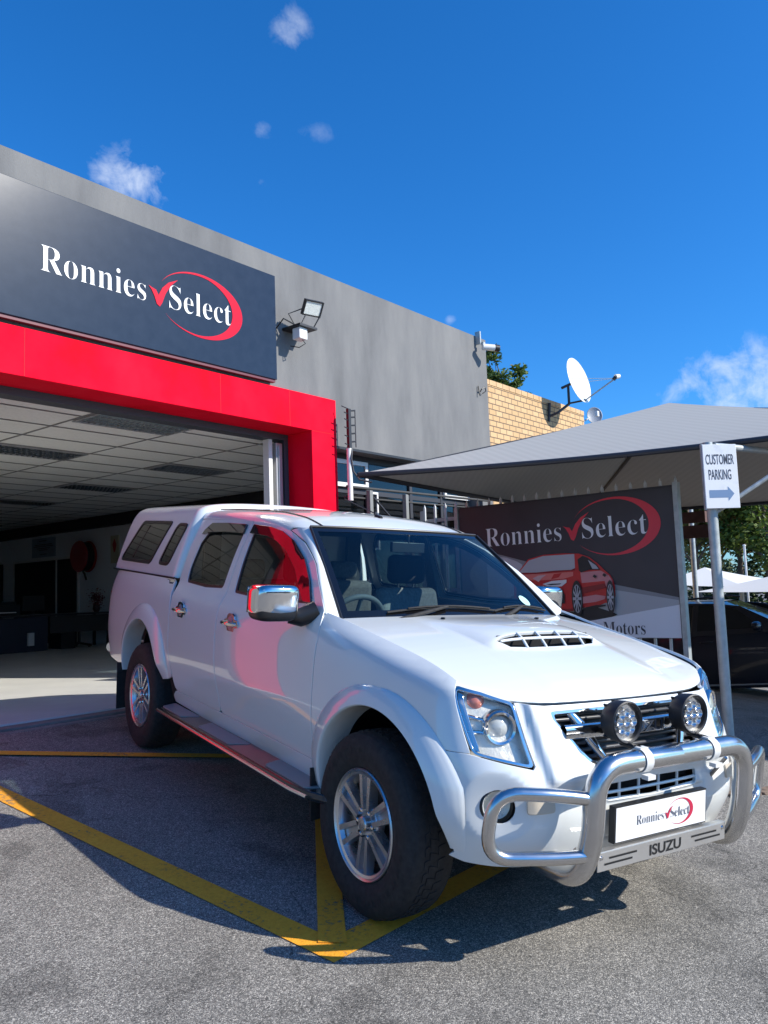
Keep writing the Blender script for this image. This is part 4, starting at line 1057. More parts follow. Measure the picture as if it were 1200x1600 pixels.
sc_poly = rounded([(.120,.0),(.121,.16),(.126,.27),(.140,.315),(.186,.262),(.196,.16),(.199,0),(.196,-.16),(.186,-.262),(.140,-.315),(.126,-.27),(.121,-.16)], 0)
BONf = lambda x, w: (x, w, BON(x, w))
bo = panel('bonnet', BONf, bon, WHT, T, holes=[sc_poly], h=.02, side=1)
# intake in the scoop
mb = MB(); mb.box(.05, .12, -.30, .30, 1.08, 1.085); mb.add([(.118,-.29,1.06),(.118,.29,1.06),(.118,.29,1.15),(.118,-.29,1.15)], [(0,1,2,3)]); mb.add([(.10,-.33,1.075),(.22,-.33,1.06),(.22,.33,1.06),(.10,.33,1.075)], [(0,1,2,3)])
mb.build('scoop_cavity', INN, bo, smooth=0, local=True)
mb = MB()
for y in (-.17,-.055,.07,.19): mb.tube([(.121, y, BON(.119, y)-.002), (.16, y, 1.138), (.198, y, BON(.202, y)-.001)], .0065, 8)
mb.tube([(.150+.02*(1-abs(y)/.3), y, 1.140-.012*(abs(y)/.3)**3) for y in [(-.29+.58*i/16) for i in range(17)]], .0065, 8)
mb.build('scoop_grille', WHT, bo, local=True)
mb = MB()
for y in (-.27,.36): mb.lathe([(.001,.010),(.008,.009),(.011,.004),(.012,0)], Matrix.Translation((-.30, y, BON(-.30, y))), 12); mb.box(-.296,-.286, y-.004, y+.004, BON(-.3, y)+.002, BON(-.3, y)+.010)
mb.build('washer_nozzle', BLK, bo, local=True)
# --- windscreen
def WS(u, v):   # u across (-1..1), v up
    b = Vector((-.515+.115*(1-u*u), -.716*u, 1.160+.012*(1-u*u))); t = Vector((-1.105+.062*(1-u*u), -.594*u, 1.613+.006*(1-u*u)))
    p = b.lerp(t, v); n = Vector((.6, 0, .8)); return p+n*(.022*4*v*(1-v))*(.4+.6*(1-u*u))
def WSf(u, v): return WS(u, v)
grid('windscreen', lambda a, b: WS(-1+2*a, b), 28, 18, WSG, T, flip=True)
def band(u0, u1, v0, v1, nu, nv, m, off=.0015, name='windscreen_band'):
    return grid(name, lambda a, b: WS(u0+(u1-u0)*a, v0+(v1-v0)*b)+Vector((.6,0,.8))*off, nu, nv, m, T, flip=True)
mb = MB()
def addg(fn, nu, nv):
    vs = [fn(i/nu, j/nv) for i in range(nu+1) for j in range(nv+1)]
    mb.add(vs, [(i*(nv+1)+j, i*(nv+1)+j+1, (i+1)*(nv+1)+j+1, (i+1)*(nv+1)+j) for i in range(nu) for j in range(nv)])
OF = Vector((.6, 0, .8))*.0015
addg(lambda a, b: WS(-1+2*a, .085*b)+OF, 28, 2)
for s in (-1, 1): addg(lambda a, b: WS(s*(1-.055*a), .085+.865*b)+OF, 2, 18)
addg(lambda a, b: WS(-1+2*a, .95+.05*b)+OF, 28, 2)
mb.build('windscreen_frit', mat('frit_black', (.006,.006,.007), .12, coat=.6), T, smooth=60, local=True)
# licence disc
mb = MB(); vs = [WS(-.745+.052*cos(t*pi/12), .17+.055*sin(t*pi/12))+OF*1.8 for t in range(24)]; mb.add(vs, [tuple(range(24))]); mb.build('licence_disc', mat('disc_teal', (.42,.72,.70), .5), T, smooth=0, local=True)
# black moulding round the glass
mb = MB()
for s in (-1, 1): mb.tube([WS(s*1.005, k/14)+Vector((.004,0,.004)) for k in range(15)], .0075, 8)
mb.tube([WS(-1+2*k/20, 1.012)+Vector((.002,0,.003)) for k in range(21)], .007, 8)
mb.build('windscreen_moulding', BLK, T, local=True)
# A pillars
Dt_ = [(-.545,1.195),(-.634,1.272),(-.833,1.420),(-1.052,1.534),(-1.25,1.597)]
def pil(S):
    def f(u, v):
        k = u*(len(Dt_)-1); i = min(int(k), len(Dt_)-2); g = k-i
        x = Dt_[i][0]+(Dt_[i+1][0]-Dt_[i][0])*g; z = Dt_[i][1]+(Dt_[i+1][1]-Dt_[i][1])*g
        a = Vector((x, side_w(x, max(z, 1.19))-.002, z)); zz = u
        vv = WS(1, u); b = Vector((vv.x, abs(vv.y), vv.z))
        c = Vector((b.x*.55+a.x*.45+.02, a.y-.008, b.z*.5+a.z*.5+.012))
        p = a*(1-v)**2+c*2*v*(1-v)+b*v*v
        return Vector((p.x, -S*p.y, p.z))
    grid('pillar', f, 28, 10, WHT, T, flip=S < 0)
    def h(u, v):   # short cowl piece between bonnet edge, fender top and pillar foot
        a0 = Vector((-.545, .800, 1.196)); 
        p0 = NP(s_of_a(ax(-.545, 1.1)), NR-1); q = NP(s_of_a(ax(-.42, 1.1)), NR-1)
        A0 = Vector((-.545, side_w(-.545, 1.195)-.002, 1.195)); A1 = Vector((-.51, .716, 1.160)); 
        B0 = Vector(p0)-Vector((0,0,.004)); B1 = Vector((-.46, .70, 1.150))
        p = A0.lerp(A1, v).lerp(B0.lerp(B1, v), u); return Vector((p.x, -S*p.y, p.z-.006))
    grid('cowl_corner', h, 4, 6, WHT, T, flip=S > 0)
pil(1); pil(-1)
mb = MB(); mb.box(-.60, -.40, -.70, .70, 1.095, 1.128); mb.build('cowl', BLK, T, smooth=0, local=True)
# --- roof
hd = [(-1.108,.585),(-1.085,.45),(-1.062,.25),(-1.052,0),(-1.062,-.25),(-1.085,-.45),(-1.108,-.585)]
rp = [(-2.62,-.642),(-2.0,-.642),(-1.6,-.642),(-1.27,-.642),(-1.18,-.615)]
rp = [(x, w) for x, w in rp]+hd[::-1]+[(-1.18,.615),(-1.27,.642),(-1.6,.642),(-2.0,.642),(-2.62,.642)]
panel('roof', lambda x, w: (x, w, ROOF(x, w)), rp, WHT, T, h=.028, edge=.002, depth=.006)
mb = MB()
for s in (-1, 1): mb.tube([(x, s*.505, ROOF(x, .505)+.001) for x in [-1.12-.05*k for k in range(31)]], .006, 6)
mb.build('roof_ditch', BLK, T, local=True)
mb = MB(); mb.tube([(-1.30, .0, 1.70), (-1.36, 0, 1.712), (-1.37, .0, 1.735)], [.012,.012,.008], 8); mb.tube([(-1.36,0,1.725),(-1.75,0,1.83)], .004, 6); mb.build('aerial', BLK, T, local=True)
# --- canopy over the load bed
CANS = [(.806,1.245),(.792,1.32),(.752,1.48),(.712,1.62),(.680,1.70),(.640,1.748),(.56,1.776),(.40,1.792),(.20,1.800),(0,1.803)]
def CANt(t):
    k = t*(len(CANS)-1); i = min(int(k), len(CANS)-2); f = k-i; bw_ = _bw(f)
    def g(j):
        if j < 0: return tuple(2*a-b for a, b in zip(CANS[0], CANS[1]))
        if j >= len(CANS): q = CANS[2*(len(CANS)-1)-j]; return (-q[0], q[1])
        return CANS[j]
    return tuple(sum(bw_[m]*g(i-1+m)[c] for m in range(4)) for c in (0, 1))
def canw(z):
    lo, hi = 0, .9
    for _ in range(24):
        m = (lo+hi)/2
        if CANt(m)[1] < z: lo = m
        else: hi = m
    return CANt(lo)[0]
def CANP(u, v):
    """u along (0 front .. 1 rear) with rounded ends, v across from right edge over the roof to the left edge"""
    s = 1 if v <= .5 else -1; t = v*2 if v <= .5 else (1-v)*2
    w, z = CANt(t); h_ = (z-1.245)/(1.803-1.245)
    x0 = -2.648+.045*h_; x1 = -4.205+.095*h_**1.3
    e = .07
    L = x0-x1; d = u*(L+0)
    # rounded ends: quarter ellipse
    if u < .12: a = (u/.12)*pi/2; x = x0-e*(1-cos(a))*1.0; k = sin(a)
    elif u > .88: a = ((1-u)/.12)*pi/2; x = x1+e*(1-cos(a)); k = sin(a)
    else: x = x0-e-(L-2*e)*(u-.12)/.76; k = 1
    ins = (1-k)
    w2 = w*(1-ins*.10*(1 if h_ > .05 else 1)); z2 = z-ins*.075*h_
    return Vector((x, -s*w2, z2))
grid('canopy', CANP, 60, 56, WHT, T)
can = [o for o in T.children if o.name == 'canopy'][0]
mb = MB()
for u_ in (0.0, 1.0):
    ring = [CANP(u_, k/40) for k in range(41)]; mb.add(ring, [tuple(range(41))], u_ == 0)
mb.build('canopy_ends', WHT, can, smooth=0, local=True)
CF = lambda x, z: (x, canw(z), z)
for S in (1, -1):
    w1 = rounded([(-3.05,1.640),(-3.30,1.322),(-4.035,1.325),(-3.735,1.648)], [.035,.05,.06,.05], 5)
    w2 = rounded([(-2.700,1.628),(-2.86,1.322),(-3.075,1.325),(-2.905,1.632)], [.05,.055,.05,.06], 5)
    w1 = rounded([(-3.045,1.645),(-3.27,1.318),(-4.045,1.322),(-3.745,1.650)], [.035,.05,.06,.05], 5)
    for wq in (w1, w2):
        c = (sum(p[0] for p in wq)/len(wq), sum(p[1] for p in wq)/len(wq))
        sm = [(c[0]+(p[0]-c[0])*(.955 if wq is w1 else .86), c[1]+(p[1]-c[1])*.885) for p in wq]
        fr_ = panel('canopy_window', CF, wq, BLK, can, holes=[sm], side=S, off=.008, edge=.003, depth=.014)
        panel('window_glass', CF, [(c[0]+(p[0]-c[0])*1.0, c[1]+(p[1]-c[1])*1.0) for p in wq], DKG, fr_, side=S, off=.003, edge=0, h=.05)
    mb = MB(); x = -3.62
    mb.tube([(x+.075, -S*(canw(1.62)+.005), 1.615), (x-.115, -S*(canw(1.36)+.005), 1.355)], .005, 6); mb.build('window_divider', BLK, can, local=True)
    mb = MB(); mb.box(-4.18, -2.66, -.806*S-.008, -.806*S+.004, 1.238, 1.250); mb.build('canopy_seal', BLK, can, smooth=0, local=True)
# bed front wall, tailgate, rear bumper, tail lamps
mb = MB(); mb.box(-2.66, -2.60, -.765, .765, .55, 1.20); mb.build('bed_front', INN, T, smooth=0, local=True)
mb = MB(); mb.box(-4.235, -4.18, -.70, .70, .62, 1.232); mb.build('tailgate', WHT, T, smooth=0, bevel=.015, local=True)
for S in (1, -1):
    mb = MB(); pr_ = [(-4.222, .70), (-4.262, .72), (-4.255, .775), (-4.222, .812)]
    vs = [(x, -S*w, z) for z in (.74, .80, .98, 1.05) for x, w in pr_]
    mb.add(vs, [(i*4+j, i*4+j+1, (i+1)*4+j+1, (i+1)*4+j) for i in range(3) for j in range(3)]+[(0,1,2,3),(15,14,13,12)], S < 0)
    mb.build('tail_lamp', mat('tail_lamp_red', (.25,.01,.015), .15, coat=1), T, local=True)
mb = MB(); mb.tube([(-4.15,-.80,.58),(-4.24,-.77,.58),(-4.31,-.68,.58),(-4.33,-.5,.58),(-4.33,.5,.58),(-4.31,.68,.58),(-4.24,.77,.58),(-4.15,.80,.58)], .045, 12)
mb.build('rear_bumper', CHR, T, local=True)
# chassis mass, so that no light leaks under the floor
mb = MB(); mb.box(-4.1, .50, -.55, .55, .33, .46); mb.box(-2.5, -.45, -.78, .78, .40, .47); mb.box(.3, .62, -.62, .62, .37, .50); mb.box(-2.58, .3, -.5, .5, .46, .60); mb.build('chassis', INN, T, smooth=0, local=True)
mb = MB(); mb.box(-.38, .48, -.44, .44, .46, .90); mb.build('engine_bay', INN, T, smooth=0, local=True)
mb = MB(); mb.cyl((0,-.75,.375),(0,.75,.375), .045, seg=12); mb.cyl((-3.05,-.75,.375),(-3.05,.75,.375), .05, seg=12); mb.lathe([(.001,-.14),(.10,-.10),(.13,0),(.10,.10),(.001,.14)], Matrix.Translation((-3.05,0,.375)) @ Matrix.Rotation(radians(90),4,'Y'), 16); mb.build('axle', BLK, T, local=True)
# --- wheels
def wheel(x, S, steer=0):
    W_ = empty('wheel', mat=Matrix.Identity(4)); W_.parent = T
    W_.matrix_basis = Matrix.Translation((x, -S*.782, .372)) @ Matrix.Rotation(radians(90)*S, 4, 'X') @ Matrix.Rotation(radians(90), 4, 'Z')
    # local z points outwards
    mb = MB(); R0 = .3745
    prof = [(.222,-.105),(.232,-.120),(.27,-.134),(.315,-.136),(.345,-.128),(.362,-.112),(.3705,-.098),(.3735,-.06),(.3745,0),(.3735,.06),(.3705,.098),(.362,.112),(.345,.128),(.315,.136),(.27,.134),(.232,.120),(.222,.105)]
    prof = [(r, h*.87) for r, h in prof]
    mb.lathe(prof, None, 96)
    # tread blocks and shoulder lugs
    n = 46
    for k in range(n):
        for row, (h0, h1, a_off, wv) in enumerate(((-.098,-.058,0,.60),(-.050,-.012,.5,.62),(-.004,.034,0,.62),(.042,.060,.5,.62),(.066,.112,.25,.60))):
            a = 2*pi*(k+a_off)/n; da = 2*pi/n*wv/2; sk = .010*(1 if row % 2 else -1)
            vs = []
            for r_ in (.366, .3775 if row not in (0, 4) else .3738):
                for (hh, aa) in ((h0, a-da+sk), (h0, a+da+sk), (h1, a+da-sk), (h1, a-da-sk)):
                    rr = r_-.010*(max(0, abs(hh)-.085)/.027)
                    vs.append((rr*cos(aa), rr*sin(aa), hh*.87))
            mb.add(vs, [(4,5,6,7),(0,1,5,4),(1,2,6,5),(2,3,7,6),(3,0,4,7)])
    # raised lettering ring suggestion on the side wall
    for k in range(96):
        if (k % 48) > 22: continue
        a = 2*pi*k/96; 
        if k % 3 == 2: continue
        vs = [((.288)*cos(a), .288*sin(a), .1182), ((.288)*cos(a+.045), .288*sin(a+.045), .1182), (.312*cos(a+.045), .312*sin(a+.045), .1202), (.312*cos(a), .312*sin(a), .1202)]
        mb.add(vs, [(0,1,2,3)])
    ty = mb.build('tyre', RUB, W_, smooth=40, local=True)
    mb = MB()
    mb.lathe([(.224,-.10),(.214,-.09),(.205,-.06),(.195,.02),(.196,.075),(.206,.092),(.213,.104),(.222,.110),(.226,.104),(.224,.095)], None, 72)
    mb.lathe([(.212,.1045),(.200,.100),(.196,.088)], None, 72)
    for k in range(6):           # six pairs of slim spokes
        for sgn in (-1, 1):
            a = 2*pi*k/6; M = Matrix.Rotation(a, 4, 'Z')
            y0 = sgn*.020; y1 = sgn*.033; w0, w1 = .0125, .0145
            pts = []
            for r_, yc, ww, zt, zb in ((.058, y0, w0, .094, .05), (.12, y0+(y1-y0)*.45, w0, .097, .055), (.205, y1, w1, .100, .070)):
                pts.append([(r_, yc-ww, zb), (r_, yc-ww*.8, zt), (r_, yc+ww*.8, zt), (r_, yc+ww, zb)])
            vs = [M @ Vector(p) for q in pts for p in q]
            mb.add(vs, [(i*4+j, (i+1)*4+j, (i+1)*4+(j+1) % 4, i*4+(j+1) % 4) for i in range(2) for j in range(4)])
        M = Matrix.Rotation(a, 4, 'Z')       # web between the two spokes of a pair
        vs = [M @ Vector(p) for p in ((.06,-.02,.066),(.06,.02,.066),(.20,.036,.078),(.20,-.036,.078))]; mb.add(vs, [(0,3,2,1)])
    mb.lathe([(.001,.070),(.048,.072),(.074,.080),(.078,.074),(.076,.04)], None, 36)
    mb.build('rim', ALU, W_, smooth=38, local=True)
    mb = MB(); mb.lathe([(.001,.108),(.026,.107),(.031,.102),(.033,.085),(.033,.070)], None, 32); mb.build('hub_cap', ALU, W_, smooth=38, local=True)
    mb = MB()
    for k in range(6):
        a = 2*pi*(k+.5)/6; M = Matrix.Translation((.056*cos(a), .056*sin(a), .074))
        mb.lathe([(.0001,.024),(.007,.023),(.0105,.018),(.0105,0)], M, 6)
    mb.build('wheel_nuts', CHR, W_, smooth=0, local=True)
    mb = MB(); mb.lathe([(.001,.01),(.135,.01),(.14,.005),(.14,-.015),(.001,-.02)], None, 40); mb.build('brake_disc', mat('brake_iron', (.10,.095,.09), .5, metal=.6), W_, smooth=30, local=True)
    return W_
w0 = wheel(0, 1)
for x, S in ((0, -1), (-3.05, 1), (-3.05, -1)):
    c = w0.copy(); COL.objects.link(c); c.parent = T
    c.matrix_basis = Matrix.Translation((x, -S*.782, .372)) @ Matrix.Rotation(radians(90)*S, 4, 'X') @ Matrix.Rotation(radians(90+(13 if x else 0)), 4, 'Z')
    for ch in w0.children: d = ch.copy(); COL.objects.link(d); d.parent = c
# --- headlights
for S in (1, -1):
    hp = [(.885,1.010),(.74,.992),(.607,.955),(.595,.90),(.575,.735),(.80,.778),(.835,.86)]
    hp = [(.893,1.008),(.75,.987),(.604,.952),(.571,.731),(.802,.775)]
    hp = rounded(hp, [.02,.0,.02,.02,.02], 3)
    c = (.735,.865)
    def HN(a, z): p = NOSE(a, z); return p
    HL = empty('headlight'); HL.parent = T
    ins = lambda f: [(c[0]+(a-c[0])*f, c[1]+(z-c[1])*f) for a, z in hp]
    panel('chrome_bezel', HN, hp, CHR, HL, holes=[ins(.935)], side=S, off=-.001, edge=.002, depth=.012)
    panel('lamp_cover', HN, ins(.985), LNS, HL, side=S, off=-.004, edge=0, h=.03)
    panel('reflector_bowl', HN, ins(1.0), REF, HL, side=S, off=-.034, edge=0, h=.03)
    # walls of the housing
    mb = MB(); L = resample(hp, .03); top_ = [Vector((NOSE(a, z)[0], -S*NOSE(a, z)[1], z)) for a, z in L]
    bot_ = [v+Vector((-.07, S*.02, -.0)) for v in top_]; n = len(L)
    mb.add([v-Vector((.006,0,0)) for v in top_]+bot_, [(i, (i+1) % n, n+(i+1) % n, n+i) for i in range(n)]); mb.build('housing', CHR, HL, smooth=30, local=True)
    # chrome pillar at the outer end and its cross bars
    strip_ = [(.872,.990),(.842,.985),(.776,.785),(.800,.790)]
    panel('chrome_strip', HN, strip_, CHR, HL, side=S, off=-.016, edge=.004, depth=.03)
    # projector
    p = NOSE(.662,.862); pc = Vector((p[0]-.030, -S*p[1], .862)); n_ = Vector((.93, -S*.35, .05)).normalized(); Mx = frame(pc, n_.cross(Vector((0,0,1))), Vector((0,0,1)).cross(n_).cross(n_)*-1)
    Mx = Matrix.Translation(pc) @ n_.to_track_quat('Z', 'Y').to_matrix().to_4x4()
    mb = MB(); mb.lathe([(.066,-.03),(.066,.012),(.060,.022),(.051,.018),(.049,.004),(.049,-.01)], Mx, 40); mb.build('projector_ring', CHR, HL, local=True)
    mb = MB(); mb.lathe([(.0001,.016),(.018,.013),(.034,.004),(.046,-.010)], Mx, 32); mb.build('projector_lens', mat('projector_glass', (.60,.60,.54), .12, coat=1), HL, local=True)
    mb = MB()
    for (a0, z0, a1, z1) in ((.83,.905,.72,.885),(.80,.845,.72,.842)):
        q0 = NOSE(a0, z0); q1 = NOSE(a1, z1); mb.tube([(q0[0]-.03, -S*q0[1], z0), (q1[0]-.035, -S*q1[1], z1)], .008, 8)
    mb.build('chrome_rib', CHR, HL, local=True)
    p = NOSE(.735,.945); pc = Vector((p[0]-.050, -S*p[1], .945)); Mx = Matrix.Translation(pc) @ n_.to_track_quat('Z', 'Y').to_matrix().to_4x4()
    mb = MB(); mb.lathe([(.0001,.022),(.02,.018),(.034,.004),(.040,-.012)], Mx, 24); mb.build('indicator_bulb', AMB, HL, local=True)
# --- grille
G = empty('grille'); G.parent = T
panel('mesh_backing', lambda a, z: NOSE(a, z), [(a*1.03, z) for a, z in gr], mat('grille_dark', (.01,.01,.012), .5), G, off=-.055, edge=0, h=.05)
panel('chrome_frame', lambda a, z: NOSE(a, z), [(a*1.005, .825+(z-.825)*1.02) for a, z in gr], CHR, G, holes=[[(a*.965, .828+(z-.828)*.90) for a, z in gr]], off=-.003, edge=.002, depth=.02)
def nosebar(a0, a1, z, off, r, rz=1, n=24, m=CHR, name='chrome_bar', zf=None):
    mb = MB(); pts = []
    for k in range(n+1):
        a = a0+(a1-a0)*k/n; zz = zf(a) if zf else z; p = NOSE(a, zz); pts.append(Vector((p[0]+off, -p[1], zz)))
    rings = []
    for p in pts:
        rings += [p+Vector((cos(t*pi/8)*r, 0, sin(t*pi/8)*r*rz)) for t in range(16)]
    mb.add(rings, [(i*16+j, i*16+(j+1) % 16, (i+1)*16+(j+1) % 16, (i+1)*16+j) for i in range(n) for j in range(16)])
    return mb.build(name, m, G, local=True)
nosebar(-.415, .415, .845, -.004, .016, 1.9)

for z, w_ in ((.905,.43),(.885,.42),(.800,.37),(.775,.345),(.750,.315)): nosebar(-w_, w_, z, -.034, .008, 1.0, m=mat('grille_slat', (.05,.05,.055), .35))
mb = MB()
for s in (-1, 1):
    for a, z0, z1, k0, k1, r0_, r1_ in ((.29,.742,.83,.80,1.0,.020,.030), (.30,.86,.915,1.03,1.16,.030,.018)):
        q0 = NOSE(a*k0, z0); q1 = NOSE(a*k1, z1); o = -.034
        A0 = Vector((q0[0]+o, -s*q0[1], z0)); A1 = Vector((q1[0]+o, -s*q1[1], z1)); mb = MB(); mb.tube([A0, A0.lerp(A1, .5), A1], [r0_, (r0_+r1_)/2, r1_], 12)
        mb.build('chrome_upright', CHR, G, local=True)
mb = MB(); Mx = frame((.652+.004, -.105, .825), (0, 1, 0), (0, 0, 1)); put_text(mb, 'ISUZU', Mx, .22, .040, .012, .0)
# letters as shallow solid bars
vs0 = list(mb.v); fs0 = list(mb.f); n0 = len(vs0); xo = NOSE(0,.845)[0]-.004+.016
mb2 = MB(); mb3 = MB(); mb3.box(xo-.012, xo+.002, -.13, .13, .818, .872); mb3.build('badge_plate', CHR, G, smooth=0, bevel=.004, local=True)
mb2.add([(xo+.0035, v[1], v[2]) for v in vs0], fs0); mb2.build('badge', [mat('badge_dark', (.05,.06,.08), .3, metal=.3)], G, smooth=0, local=True)
# --- lower intake, fog lamps, side lamps
I_ = empty('lower_intake'); I_.parent = T
panel('backing', lambda a, z: NOSE(a, z), [(a*1.05, z) for a, z in intake], INN, I_, off=-.05, edge=0, h=.05)
mb = MB()
for z in (.623,):
    mb.tube([(NOSE(a, z)[0]-.008, -a*.985, z) for a in [(-.28+.56*k/16) for k in range(17)]], .0065, 8)
for a in (-.16,-.04,.08,.19): p = NOSE(a, .62); mb.tube([(p[0]-.012, -a, .588), (p[0]-.012, -a, .660)], .006, 8)
mb.build('slat', WHT, I_, local=True)
for S in (1, -1):
    F_ = empty('fog_lamp'); F_.parent = T
    p = NOSE(.722,.592); pc = Vector((p[0]-.014, -S*p[1], .592)); n_ = Vector((.88, -S*.47, .03)).normalized(); Mx = Matrix.Translation(pc) @ n_.to_track_quat('Z', 'Y').to_matrix().to_4x4()
    mb = MB(); mb.lathe([(.066,-.02),(.066,.004),(.058,.010),(.053,.0),(.053,-.03)], Mx, 32); mb.build('bezel', BLK, F_, local=True)
    mb = MB(); mb.lathe([(.0001,-.034),(.03,-.028),(.053,-.012)], Mx, 32); mb.lathe([(.0001,-.005),(.012,-.008),(.014,-.03)], Mx, 16); mb.build('reflector', REF, F_, local=True)
    mb = MB(); mb.lathe([(.0001,.012),(.03,.008),(.053,-.002)], Mx, 32); mb.build('cover', LNS, F_, local=True)
    panel('bumper_reflector', NOSE, rounded([(.522,.632),(.618,.626),(.618,.578),(.522,.584)], .008, 3), mat('side_lamp_plastic', (.55,.49,.40), .35, coat=.5), T, side=S, off=.010, edge=.004, depth=.014, h=.02)
# --- bull bar
def arcpts(P_, r, n=6):
    """fillet a 3D polyline"""
    P_ = [Vector(p) for p in P_]; out = [P_[0]]
    for i in range(1, len(P_)-1):
        p = P_[i]; u = P_[i-1]-p; v = P_[i+1]-p; rr = r[i] if isinstance(r, (list, tuple)) else r; d = min(rr, u.length*.49, v.length*.49); u.normalize(); v.normalize()
        for k in range(n+1): t = k/n; out.append((p+u*d)*(1-t)**2+p*2*t*(1-t)+(p+v*d)*t*t)
    return out+[P_[-1]]
BB_ = empty('bull_bar'); BB_.parent = T
pp = [(.58,-.46,.352),(.80,-.458,.352),(.852,-.452,.50),(.858,-.450,.768),(.858,0,.768)]
full = pp+[(x, -y, z) for x, y, z in pp[::-1][1:]]
mb = MB(); mb.tube(arcpts(full, [0,.12,.10,.16,0,.16,.10,.12,0], 10), .041, 24); mb.build('main_tube', STN, BB_, local=True)
for S in (1, -1):
    hp_ = [(.855,-.45,.652),(.815,-.60,.676),(.715,-.805,.684),(.690,-.815,.450),(.80,-.58,.448),(.850,-.45,.452)]
    mb = MB(); mb.tube(arcpts([(x, y*S, z) for x, y, z in hp_], [0,.1,.10,.10,.08,0], 8), .0245, 18); mb.build('side_hoop', STN, BB_, local=True)
    mb = MB(); mb.tube([(.70,-S*.385,.40),(.73,-S*.395,.60),(.80,-S*.41,.70)], .012, 8); mb.box(.70,.84,-S*.435-.004,-S*.435+.004,.34,.62) if 0 else None; mb.build('stay', STN, BB_, local=True)
    # light clamp
    mb = MB(); y = -S*.205
    mb.lathe([(.0425,-.020),(.0455,-.020),(.0455,.020),(.0425,.020)], Matrix.Translation((.858, y, .768)) @ Matrix.Rotation(radians(90), 4, 'X'), 28, closed=True)
    mb.box(.880, .91, y-.022, y+.022, .706, .722); mb.box(.845, .872, y-.022, y+.022, .809, .816); mb.box(.76, .872, y-.012, y+.012, .806, .812)
    mb.build('clamp', mat('clamp_white', (.68,.68,.66), .35), BB_, smooth=30, local=True)
    # round driving lamp
    LT = empty('driving_lamp'); LT.parent = T; n_ = Vector((1, -.05, .04)).normalized(); pc = Vector((.765, y-.005, .893)); Mx = Matrix.Translation(pc) @ n_.to_track_quat('Z', 'Y').to_matrix().to_4x4()
    mb = MB(); mb.lathe([(.0001,-.055),(.05,-.052),(.07,-.042),(.078,-.02),(.081,.01),(.081,.032),(.076,.036),(.070,.030),(.069,.014)], Mx, 44)
    for k in range(10): a = 2*pi*k/10; mb.box(-.003,.003,.045,.0765,-.050,-.012, Mx @ Matrix.Rotation(a, 4, 'Z'))
    mb.build('housing', mat('lamp_black', (.015,.015,.017), .5), LT, smooth=40, local=True)
    mb = MB(); mb.lathe([(.0001,.014),(.069,.014)], Mx, 32)
    for (r_, n2) in ((0.0001,1),(.037,8)):
        for k in range(n2):
            a = 2*pi*k/max(1,n2); M2 = Mx @ Matrix.Translation((r_*cos(a), r_*sin(a), .015)); mb.lathe([(.0001,-.002),(.007,-.001),(.0125,.005),(.0165,.012),(.0175,.012)], M2, 16); mb.lathe([(.0001,.008),(.004,.007),(.006,.0)], M2, 8)
    mb.build('led_cluster', mat('led_reflector', (.72,.72,.72), .18, metal=.9), LT, smooth=40, local=True)
    mb = MB(); mb.box(-.095,-.085,-.012,.012,-.01,.016, Mx) if 0 else None; mb.tube([pc+Vector((0,0,-.079)), (.855, y, .806)], .012, 8); mb.build('foot', BLK, LT, local=True)
# skid plate with cut out name
BP = empty('bumper_plate'); BP.parent = T
MP = frame((.842, -.385, .368), (0, 1, 0), (.10, 0, 1)); MP = frame((.822, -.385, .370), (0, 1, 0), (0, 0, 1))
mb = MB(); mb.box(0, .77, 0, .068, -.004, 0, MP); mb.box(0, .77, .068, .071, -.03, 0, MP); mb.build('plate', tex(mat('plate_steel', (.62,.60,.57), .32, metal=.8), scale=6, rough=(.25,.45)), BP, smooth=0, bevel=.001, local=True)
mb = MB(); put_text(mb, 'ISUZU', MP @ Matrix.Translation((.290, .014, 0)), .19, .040, .022, .0015)
for x0, x1, y in ((.06,.215,.044),(.035,.19,.024),(.545,.71,.044),(.57,.735,.024)): mb.add([MP @ Vector(p) for p in ((x0,y-.0035,.0015),(x1,y-.0035,.0015),(x1,y+.0035,.0015),(x0,y+.0035,.0015))], [(0,1,2,3)])
mb.build('lettering', BLK, BP, smooth=0, local=True)
mb = MB()
for x in (.018, .752): mb.lathe([(.0001,.006),(.006,.005),(.009,0)], MP @ Matrix.Translation((x,.05,0)), 12)
mb.build('bolt', CHR, BP, local=True)
# number plate carrying the dealer's name
NPp = empty('number_plate'); NPp.parent = T
MN = frame((.806, -.272, .455), (0, 1, 0), (.0, 0, 1))
mb = MB(); mb.box(-.006, .55, -.006, .132, -.03, -.002, MN); mb.build('holder', BLK, NPp, smooth=0, local=True)
mb = MB(); mb.box(0, .544, 0, .126, -.0018, .0, MN); mb.build('plate', mat('plate_white', (.78,.78,.78), .35), NPp, smooth=0, local=True)
MN2 = MN @ Matrix.Translation((.115, .048, 0))
logo(MN2, .036, NPp, mat('plate_letter', (.10,.11,.14), .5), mat('plate_red', (.50,.02,.06), .4), off=-.016, z=.0015)
for o in NPp.children: o.matrix_parent_inverse = Matrix.Identity(4)
